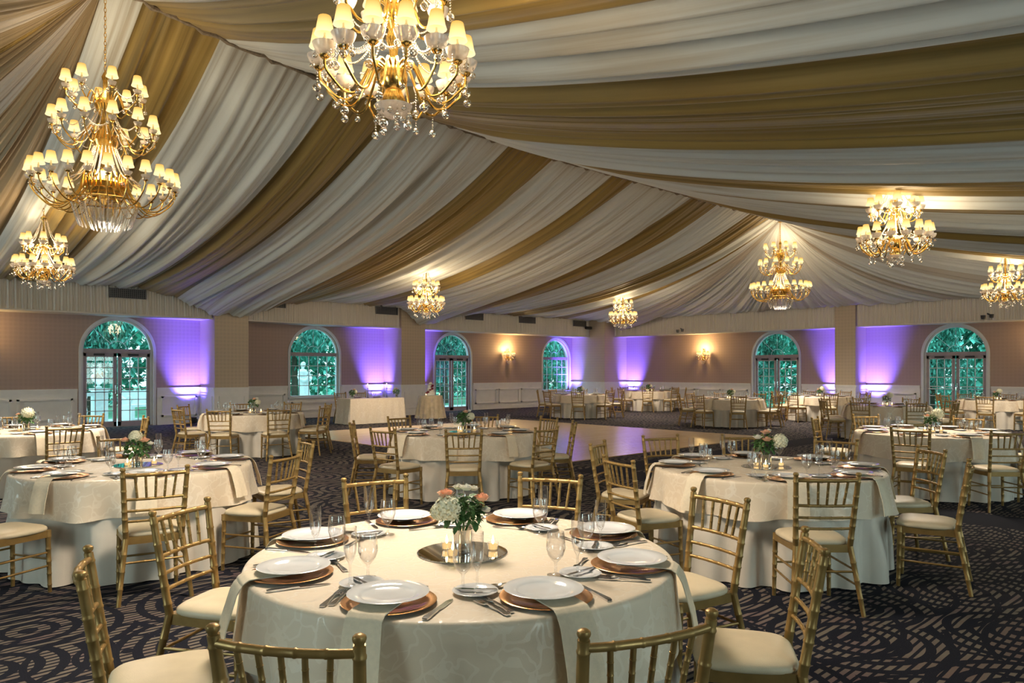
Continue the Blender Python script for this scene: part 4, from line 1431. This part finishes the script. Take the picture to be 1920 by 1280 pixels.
SM = [
    (4.68, 738, 3.085, .3, 'crystal ball chandelier hanging above the frontmost table'),
    (13.77, 82, 3.085, 1.0, 'small crystal chandelier hanging below the big three-tier one'),
    (20.2, 799, 3.0, 2.0, 'small crystal chandelier in front of the second tan pillar'),
    (26.5, 1168, 3.085, 3.0, 'smallest-looking crystal chandelier beside the corner pillar'),
    (10.75, 1678, 3.085, 4.0, 'crystal chandelier against the gold and ivory near ceiling slope'),
    (17.9, 1885, 3.085, 5.0, 'crystal chandelier above the end garden door'),
]
E_S, E_L = 415, 735
hung = []
for d, px, z, rz, lab in SM:
    x, y = W(d, d * (px - 960) / FPX)
    hung.append((hang(small0, us, x, y, z, 0, rz, lab, GS), x, y, z, 1.36))
    lamp(x, y, z + .62, E_S * .24, .3); down(x, y, z - .02, E_S)
for (x, y, lab, z, rz) in ((2.83, YR, 'big three-tier brass chandelier on a long chain near the ridge start', 3.43, .2), (21.46, YR, 'three-tier brass chandelier at the fan of the far ceiling end', 3.45, 1.1)):
    hung.append((hang(large0, ul, x, y, z, 0, rz, lab, GL), x, y, z, 2.06))
    lamp(x, y, z + .85, E_L * .09, .35); lamp(x, y, z + 1.95, E_L * .035, .15); down(x, y, z - .02, E_L)
for (t, x, y, z, h) in hung:
    zc = P1[2] - .1 if t is hung[6][0] else (P2[2] - .1 if t is hung[7][0] else slope_z(x, y) - .1)
    if x > XB and t is not hung[7][0]:
        zc = 4.75 if y > 12 else 4.6
    if zc > z + h + .06:
        gob('chain', chain(h, zc - z), M['brass'], t)
        gob('canopy', G().lathe([(0, 0), (.06, .01), (.07, .03), (.02, .05), (0, .05)], 14, (0, 0, zc - z - .02)), M['brass'], t)

# chandeliers behind the viewer, part of the same room grid: light only from the ones that exist there
# ------------------------------------------------------------------ wall lamps
def make_sconce():
    t = thing('wall_lamp', 'x', 'wall lamp')
    gob('back_plate', G().lathe([(0, .0), (.05, .0), (.06, .01), (.03, .025), (0, .03)], 18, (0, 0, 0), .8, 1.6), M['brass'], t, rot=(pi / 2, 0, 0))
    gob('stem', G().lathe([(0, -.30), (.02, -.29), (.035, -.24), (.02, -.18), (.05, -.12), (.04, -.05), (.015, 0), (.02, .12), (.01, .24), (.03, .30), (0, .34)], 14, (0, -.1, 0)), M['brass'], t)
    gob('bottom_dish', G().lathe([(0, -.33), (.05, -.31), (.09, -.24), (.10, -.18), (.095, -.18), (.05, -.28), (0, -.3)], 16, (0, -.1, 0)), M['dish'], t)
    am = arm_mesh([(.02, 0, -.06), (.08, 0, .0), (.12, 0, -.12), (.19, 0, -.14), (.23, 0, -.06), (.23, 0, .0)], .008)
    for i in range(5):
        a = -pi + pi * i / 4 if i not in (0, 4) else (-pi + .12 if i == 0 else -.12)
        o = ob('arm', am, t, (0, -.1, 0), (0, 0, a))
        ob('drip_dish', DISH, o, (.23, 0, .01)); ob('candle_sleeve', SLEEVE, o, (.23, 0, 0)); ob('lamp_shade', SHADE, o, (.23, 0, .155))
        for q in range(3):
            ob('crystal_pendant', PEND[(i + q) % 4], o, (.23 + .05 * cos(2 * q), .05 * sin(2 * q), .01))
    sm = strand((.02, 0, .32), (.2, 0, .0), .05, 20, .008)
    for i in range(4):
        ob('crystal_strand', sm, t, (0, -.1, 0), (0, 0, -pi + .4 + i * .75))
    return t
sc0 = make_sconce(); su = [False]
for (x, y, rz, lab) in ((21.3, YW, 0, 'lit brass wall lamp between the glazed door and corner window'), (XW, 16.8, -pi / 2, 'lit brass wall lamp on the wall past the corner pillar'),
                        (2.75, YW, 0, 'lit brass wall lamp beyond the balustrade door'), (XW, 4.6, -pi / 2, 'lit brass wall lamp beyond the end garden door')):
    t = sc0 if not su[0] else dup(sc0)
    su[0] = True
    t.location = (x, y, 2.17); t.rotation_euler = (0, 0, rz)
    tag(t, lab, 'wall lamp', 'brass wall lamps')
    dx, dy = (0, -.3) if rz == 0 else (-.3, 0)
    lamp(x + dx, y + dy, 2.5, 45, .1, (1, .66, .25))

# ------------------------------------------------------------------ purple uplights on the floor
def make_uplight():
    t = thing('floor_uplight', 'x', 'uplight')
    gob('yoke', G().tube([(-.11, 0, .02), (-.11, 0, .17)], .009, 6).tube([(.11, 0, .02), (.11, 0, .17)], .009, 6).box(-.12, -.03, 0, .12, .03, .02), M['dark_metal'], t)
    gob('housing', G().lathe([(0, .045), (.08, .045), (.09, .06), (.095, .2), (.1, .22), (.09, .22), (.085, .195), (0, .195)], 20), M['dark_metal'], t)
    gob('lens', G().lathe([(0, .205), (.084, .205), (.084, .2), (0, .2)], 20), M['led'], t)
    return t
up0 = make_uplight(); uu = [False]
UPS = [(8.15, 22.1, .08, .40, 'purple uplight on the carpet before the first tan pillar'), (14.72, 22.1, .08, .40, 'purple uplight behind the head table beside the second pillar'),
       (16.6, 22.1, -.08, .40, 'purple uplight between cake-side pillar and glazed door'), (24.9, 22.1, .1, .40, 'purple uplight in the corner beside the arched window'),
       (26.35, 20.35, .40, .1, 'purple uplight at the corner pillar on the door wall'), (26.35, 11.4, .40, -.08, 'purple uplight on the garden door side of the slim pillar'),
       (26.35, 9.9, .40, .08, 'purple uplight on the end door side of the slim pillar')]
for (x, y, ax, ay, lab) in UPS:
    t = up0 if not uu[0] else dup(up0)
    uu[0] = True
    t.location = (x, y, 0)
    tag(t, lab, 'uplight', 'purple uplights')
    l = bpy.data.lights.new('purple_beam', 'SPOT')
    l.energy = 1900; l.color = (.15, .10, 1.0); l.spot_size = radians(64); l.spot_blend = 1.0; l.shadow_soft_size = .08
    o = bpy.data.objects.new('purple_beam', l); COL.objects.link(o)
    o.location = (x, y, .24)
    # spot shines along local -z; turn it upwards and lean toward the wall
    o.rotation_euler = (pi - ay, ax, 0)

# ------------------------------------------------------------------ small fittings on the valances
def wall_camera(x, y, z, rz, label):
    t = thing('security_camera', label, 'camera', (x, y, z), rz)
    gob('bracket', G().tube([(0, .06, .06), (0, 0, .06), (0, -.05, .02)], .018, 8), M['dark_metal'], t)
    gob('camera_body', G().tube([(-.16, -.06, .0), (.16, -.10, .0)], .065, 12), M['dark_metal'], t)
    return t
xc = xl(1105)
wall_camera(25.12, 21.62, 3.48, 0, 'black camera on the valance beside the corner pillar')
def wall_spot(y, z, label, mat):
    t = thing('spotlight', label, 'spotlight', (XV - .24, y, z), -pi / 2, 'spotlights on the door-wall valance')
    gob('bracket', G().tube([(-.02, .1, .1), (-.02, .0, .12), (.10, -.04, .06)], .02, 8), mat, t)
    gob('lamp_head', G().lathe([(0, -.05), (.05, -.05), (.065, .0), (.07, .07), (.06, .07), (.05, .03), (0, .02)], 14, (-.12, -.05, .0)), mat, t)
    gob('second_head', G().lathe([(0, -.05), (.05, -.05), (.06, .0), (.065, .06), (.055, .06), (.045, .03), (0, .02)], 14, (.10, -.05, .03)), mat, t)
def yl(px, X=XV):
    s = (px - 960) / FPX
    return X * (FY + RY * s) / (FX + RX * s)
wall_spot(yl(1283), 3.19, 'small grey twin spotlight on the valance above the lone wall lamp', M['vent'])
wall_spot(yl(1857), 3.19, 'black twin spotlight on the valance above the end garden door', M['dark_metal'])

# ------------------------------------------------------------------ the garden outside
struct(gob('ground', G().box(X0 - 30, YW + .3, -.12, XW + 40, YW + 4.2, -.02).box(XW + .3, Y0 - 20, -.12, XW + 3.2, YW + .3, -.02), M['patio'], smooth=False)).name = 'ground_patio'
struct(gob('lawn', G().box(X0 - 40, YW + 4.2, -.2, XW + 40, YW + 60, -.06).box(XW + 3.2, Y0 - 40, -.2, XW + 50, YW + 4.2, -.06), M['lawn'], smooth=False))
def foliage_mesh(seed, n, mat, leaf=.16):
    rnd = random.Random(seed)
    g = G()
    blobs = [(rnd.uniform(-.5, .5), rnd.uniform(-.5, .5), rnd.uniform(-.5, .6), rnd.uniform(.35, .62)) for _ in range(12)]
    for k in range(n):
        bx, by, bz, br = blobs[k % 12]
        z = rnd.uniform(-1, 1); a = rnd.uniform(0, 6.283); q = sqrt(1 - z * z)
        rr = br * rnd.uniform(.7, 1.08)
        p = (bx + q * cos(a) * rr, by + q * sin(a) * rr, bz + z * rr)
        s = leaf * rnd.uniform(.5, 1.2) * .5
        yaw = rnd.uniform(0, 6.28); pit = rnd.uniform(-1.2, 1.2)
        d = (cos(yaw) * cos(pit), sin(yaw) * cos(pit), sin(pit)); w = (-sin(yaw), cos(yaw), rnd.uniform(-.4, .4))
        g.add([tuple(p[j] - s * d[j] for j in range(3)), tuple(p[j] + s * .5 * w[j] for j in range(3)), tuple(p[j] + s * d[j] for j in range(3)), tuple(p[j] - s * .5 * w[j] for j in range(3))], [(0, 1, 2, 3)])
    return mesh('foliage', g, mat, False)
FOL = [foliage_mesh(1, 11000, M['foliage'], .105), foliage_mesh(2, 11000, M['foliage_dark'], .105), foliage_mesh(3, 11000, M['foliage'], .095)]
TR = G().tube([(0, 0, 0), (.03, .02, 1.2), (-.02, 0, 2.4)], [.16, .12, .09], 8)
TRUNK = mesh('trunk', TR, M['bark'])
rt = random.Random(12)
def tree(x, y, h, w, k, label, cat='tree', base=.0):
    t = thing('garden_tree' if cat == 'tree' else 'garden_hedge', label, cat, (x, y, -.06), rt.uniform(0, 6), 'trees and hedges beyond the windows')
    c = ob('crown', FOL[k], t, (0, 0, base + (h - base) * .52))
    c.scale = (w * .56, w * .56, (h - base) * .5)
    tk = ob('trunk', TRUNK, t)
    tk.scale = (1, 1, h * .25)
    return t
views = [('balustrade garden door', 5.0, 0), ('statue window', 15.5, 0), ('glazed door behind the cake', 23.5, 0), ('corner arched window', 31, 0)]
# beyond the window wall
TL = [(3.4, 30.5, 5.4, 2.9, 0), (7.6, 31.0, 6.2, 3.1, 1), (11.6, 30.6, 5.4, 2.9, 0), (15.6, 30.4, 6.4, 3.1, 1), (19.6, 30.0, 5.8, 3.0, 0), (23.6, 29.8, 5.6, 3.0, 1), (27.2, 29.5, 5.8, 3.0, 2), (30.8, 29.6, 5.6, 3.0, 0), (34.2, 29.4, 5.2, 3.0, 1)]
ln = ['beyond the balustrade door frame', 'beyond the door with the stone urns', 'beyond the balustrade bench', 'behind the garden statue', 'beyond the statue window edge', 'beyond the second tan pillar', 'beyond the glazed cake-side door', 'beyond the lit lamp wall', 'beyond the corner arched window']
for (x, y, h, w, k), lb in zip(TL, ln):
    tree(x, y, h, w, k, 'leafy green tree ' + lb)
HL = [(31.2, 2.6, 4.6, 2.6, 0), (31.0, 6.1, 5.0, 2.6, 2), (31.3, 9.6, 4.8, 2.6, 0), (31.0, 13.1, 5.0, 2.6, 2), (31.2, 16.6, 4.8, 2.6, 0), (31.0, 20.1, 5.0, 2.6, 1)]
hn = ['past the frame edge of the end garden door', 'beyond the end garden door', 'outside past the slim pillar', 'beyond the far garden door', 'outside behind the lone wall lamp', 'outside behind the corner pillar']
for (x, y, h, w, k), lb in zip(HL, hn):
    tree(x, y, h, w, k, 'dense teal green shrub ' + lb, 'shrub', -.3)
def belt(name, x0, y0, x1, y1, depth, h, n, seed, mat):
    rnd = random.Random(seed)
    g = G()
    for k in range(n):
        t = rnd.random(); u = rnd.random()
        px = x0 + (x1 - x0) * t + rnd.uniform(0, depth) * (0 if x0 != x1 else 1)
        py = y0 + (y1 - y0) * t + rnd.uniform(0, depth) * (0 if y0 != y1 else 1)
        top = h * (.75 + .15 * sin(t * 31) + .1 * sin(t * 83 + 2))
        p = (px, py, top * u ** .8)
        s = rnd.uniform(.12, .30)
        yaw = rnd.uniform(0, 6.28); pit = rnd.uniform(-1.2, 1.2)
        d = (cos(yaw) * cos(pit), sin(yaw) * cos(pit), sin(pit)); w = (-sin(yaw), cos(yaw), rnd.uniform(-.5, .5))
        g.add([tuple(p[j] - s * d[j] for j in range(3)), tuple(p[j] + s * .55 * w[j] for j in range(3)), tuple(p[j] + s * d[j] for j in range(3)), tuple(p[j] - s * .55 * w[j] for j in range(3))], [(0, 1, 2, 3)])
    o = gob(name, g, mat, smooth=False)
    return tag(o, 'woodland edge of mixed leaves far beyond the windows', 'woodland', None, 'stuff')
belt('woodland_leaves', -2, 36, 52, 36, 2.5, 9.5, 52000, 5, M['foliage'])
belt('woodland_leaves', 37, -6, 37, 34, 2.5, 9, 40000, 6, M['foliage'])

# statue
t = thing('garden_statue', 'white robed stone figure on a pedestal outside the arched window', 'statue', (14.35, 27.2, -.06), 0)
gob('pedestal', G().box(-.28, -.28, 0, .28, .28, .08).box(-.22, -.22, .08, .22, .22, .38).box(-.26, -.26, .38, .26, .26, .44), M['stone'], t, smooth=False)
def st(a, b):
    an = 2 * pi * a
    prof = [(.24, .44), (.22, .6), (.2, .85), (.19, 1.05), (.2, 1.2), (.17, 1.35), (.19, 1.5), (.2, 1.6), (.14, 1.68), (.062, 1.71), (.055, 1.76), (.08, 1.8), (.1, 1.88), (.085, 1.96), (.02, 2.0)]
    k = b * (len(prof) - 1); i = min(int(k), len(prof) - 2); f = k - i
    r = prof[i][0] + (prof[i + 1][0] - prof[i][0]) * f
    z = prof[i][1] + (prof[i + 1][1] - prof[i][1]) * f
    if z < 1.3: r *= 1 + .06 * sin(9 * an + z * 3)
    fl = 1 if z < 1.2 else (.72 if z < 1.72 else .95)
    return (r * cos(an) + .05 * sin(z * 3), r * sin(an) * fl, z)
bd = G().grid(st, 30, 42, True)
bd.tube(link([(-.17, 0, 1.58), (-.25, -.08, 1.35), (-.1, -.2, 1.25), (.06, -.2, 1.32)], 5), [.06] * 16, 8)
bd.tube(link([(.17, 0, 1.58), (.26, -.06, 1.38), (.16, -.2, 1.28), (.04, -.22, 1.4)], 5), [.06] * 16, 8)
gob('figure', bd, M['stone'], t, angle=0)

# balustrade, urns and scroll bench seen through the first door
t = thing('balustrade', 'white stone balustrade on the patio outside the first garden door', 'balustrade', (5.75, 25.4, -.02), .1)
gob('plinth', G().box(-1.0, -.14, 0, .9, .14, .1), M['stone'], t, smooth=False)
gob('coping', G().box(-1.0, -.16, .82, .9, .16, .93), M['stone'], t, smooth=False)
for i in range(6):
    gob('baluster', G().lathe([(0, .1), (.07, .1), (.07, .14), (.045, .17), (.085, .32), (.05, .52), (.035, .66), (.06, .74), (.07, .78), (.07, .82), (0, .82)], 14, (-.82 + i * .24, 0, 0)), M['stone'], t)
gob('end_post', G().box(.62, -.2, 0, .98, .2, .98).box(.58, -.24, .98, 1.02, .24, 1.05), M['stone'], t, smooth=False)
for i, (xx, lb) in enumerate(((5.05, 'on the balustrade coping'), (6.52, 'on the balustrade end post'))):
    zz = (.932, 1.052)[i]
    t = thing('flower_urn', 'stone urn of pale flowers ' + lb, 'urn', (xx, 25.4 + (xx - 5.75) * .1, zz), 0, 'urns on the balustrade')
    gob('bowl', G().lathe([(0, 0), (.09, 0), (.09, .03), (.035, .06), (.04, .1), (.15, .2), (.19, .28), (.17, .28), (.1, .2), (0, .18)], 18), M['stone'], t)
    gob('flowers', floret_ball(G(), (0, 0, .36), .16, rt, 70, .05), M['rose'], t, angle=0)
    gob('spray', leaves(G(), (0, 0, .42), .2, rt, 60, .14, 1.3, -.1), M['white_flower'], t, angle=0)
t = thing('garden_bench', 'white scroll-armed bench on the patio outside the first garden door', 'bench', (8.0, 26.2, -.02), .5)
gob('seat', G().box(-.7, -.25, .42, .7, .25, .5), M['stone'], t, smooth=False)
gob('backrest', G().box(-.7, .2, .5, .7, .26, .95), M['stone'], t, smooth=False)
for s in (-1, 1):
    gob('arm', G().tube(link([(s * .7, -.2, .5), (s * .72, -.28, .7), (s * .72, -.16, .78), (s * .72, -.05, .68), (s * .7, .2, .8)], 5), .035, 8), M['stone'], t)
    gob('leg', G().box(s * .6 - .08, -.22, 0, s * .6 + .08, .22, .42), M['stone'], t, smooth=False)

# ------------------------------------------------------------------ light, sky, camera
w = bpy.data.worlds.new('dusk_sky'); SC.world = w
w.use_nodes = True
nt = w.node_tree
bg = nt.nodes['Background']
tc = N(nt, 'ShaderNodeTexCoord')
sp = N(nt, 'ShaderNodeSeparateXYZ'); L(nt, tc.outputs['Generated'], sp.inputs[0])
r = ramp(nt, sp.outputs[2], [(0.0, (.30, .36, .36)), (.2, (.34, .44, .46)), (1.0, (.50, .80, .90))])
L(nt, r.outputs[0], bg.inputs['Color'])
bg.inputs['Strength'].default_value = 5.0

def area(x, y, z, sx, sy, e, rot, col=(1.0, .90, .86)):  # unseen fill lamps added outside the walls behind the viewer
    l = bpy.data.lights.new('behind_view_fill', 'AREA')
    l.shape = 'RECTANGLE'; l.size = sx; l.size_y = sy; l.energy = e; l.color = col
    o = bpy.data.objects.new('behind_view_fill', l); COL.objects.link(o)
    o.location = (x, y, z); o.rotation_euler = rot
    return o
for (a, b, s, q) in OPN:
    area((a + b) / 2, Y0 - .35, 1.75, 1.7, 2.1, 90, (pi / 2, 0, 0))
for (a, b, s, q) in OPW:
    area(X0 - .35, (a + b) / 2, 1.75, 1.7, 2.1, 90, (pi / 2, 0, -pi / 2))

cam = bpy.data.cameras.new('viewer')
co = bpy.data.objects.new('viewer', cam); COL.objects.link(co)
co.location = (0, 0, EYE)
co.rotation_euler = (pi / 2, 0, PHI - pi / 2)
cam.sensor_fit = 'HORIZONTAL'
cam.sensor_width = 36
cam.lens = 36 * FPX / 1920
cam.shift_y = (HOR - 640) / 1920
cam.clip_start = .05; cam.clip_end = 300
SC.camera = co
SC.view_settings.view_transform = 'Standard'
SC.view_settings.look = 'None'
SC.view_settings.gamma = 1
SC.view_settings.exposure = 0.3
SC.view_settings.use_curve_mapping = False
cy = SC.cycles
cy.max_bounces = 8; cy.diffuse_bounces = 4; cy.glossy_bounces = 4; cy.transmission_bounces = 4; cy.transparent_max_bounces = 16
cy.caustics_reflective = False; cy.caustics_refractive = False
cy.sample_clamp_indirect = 6.0
cy.use_denoising = True
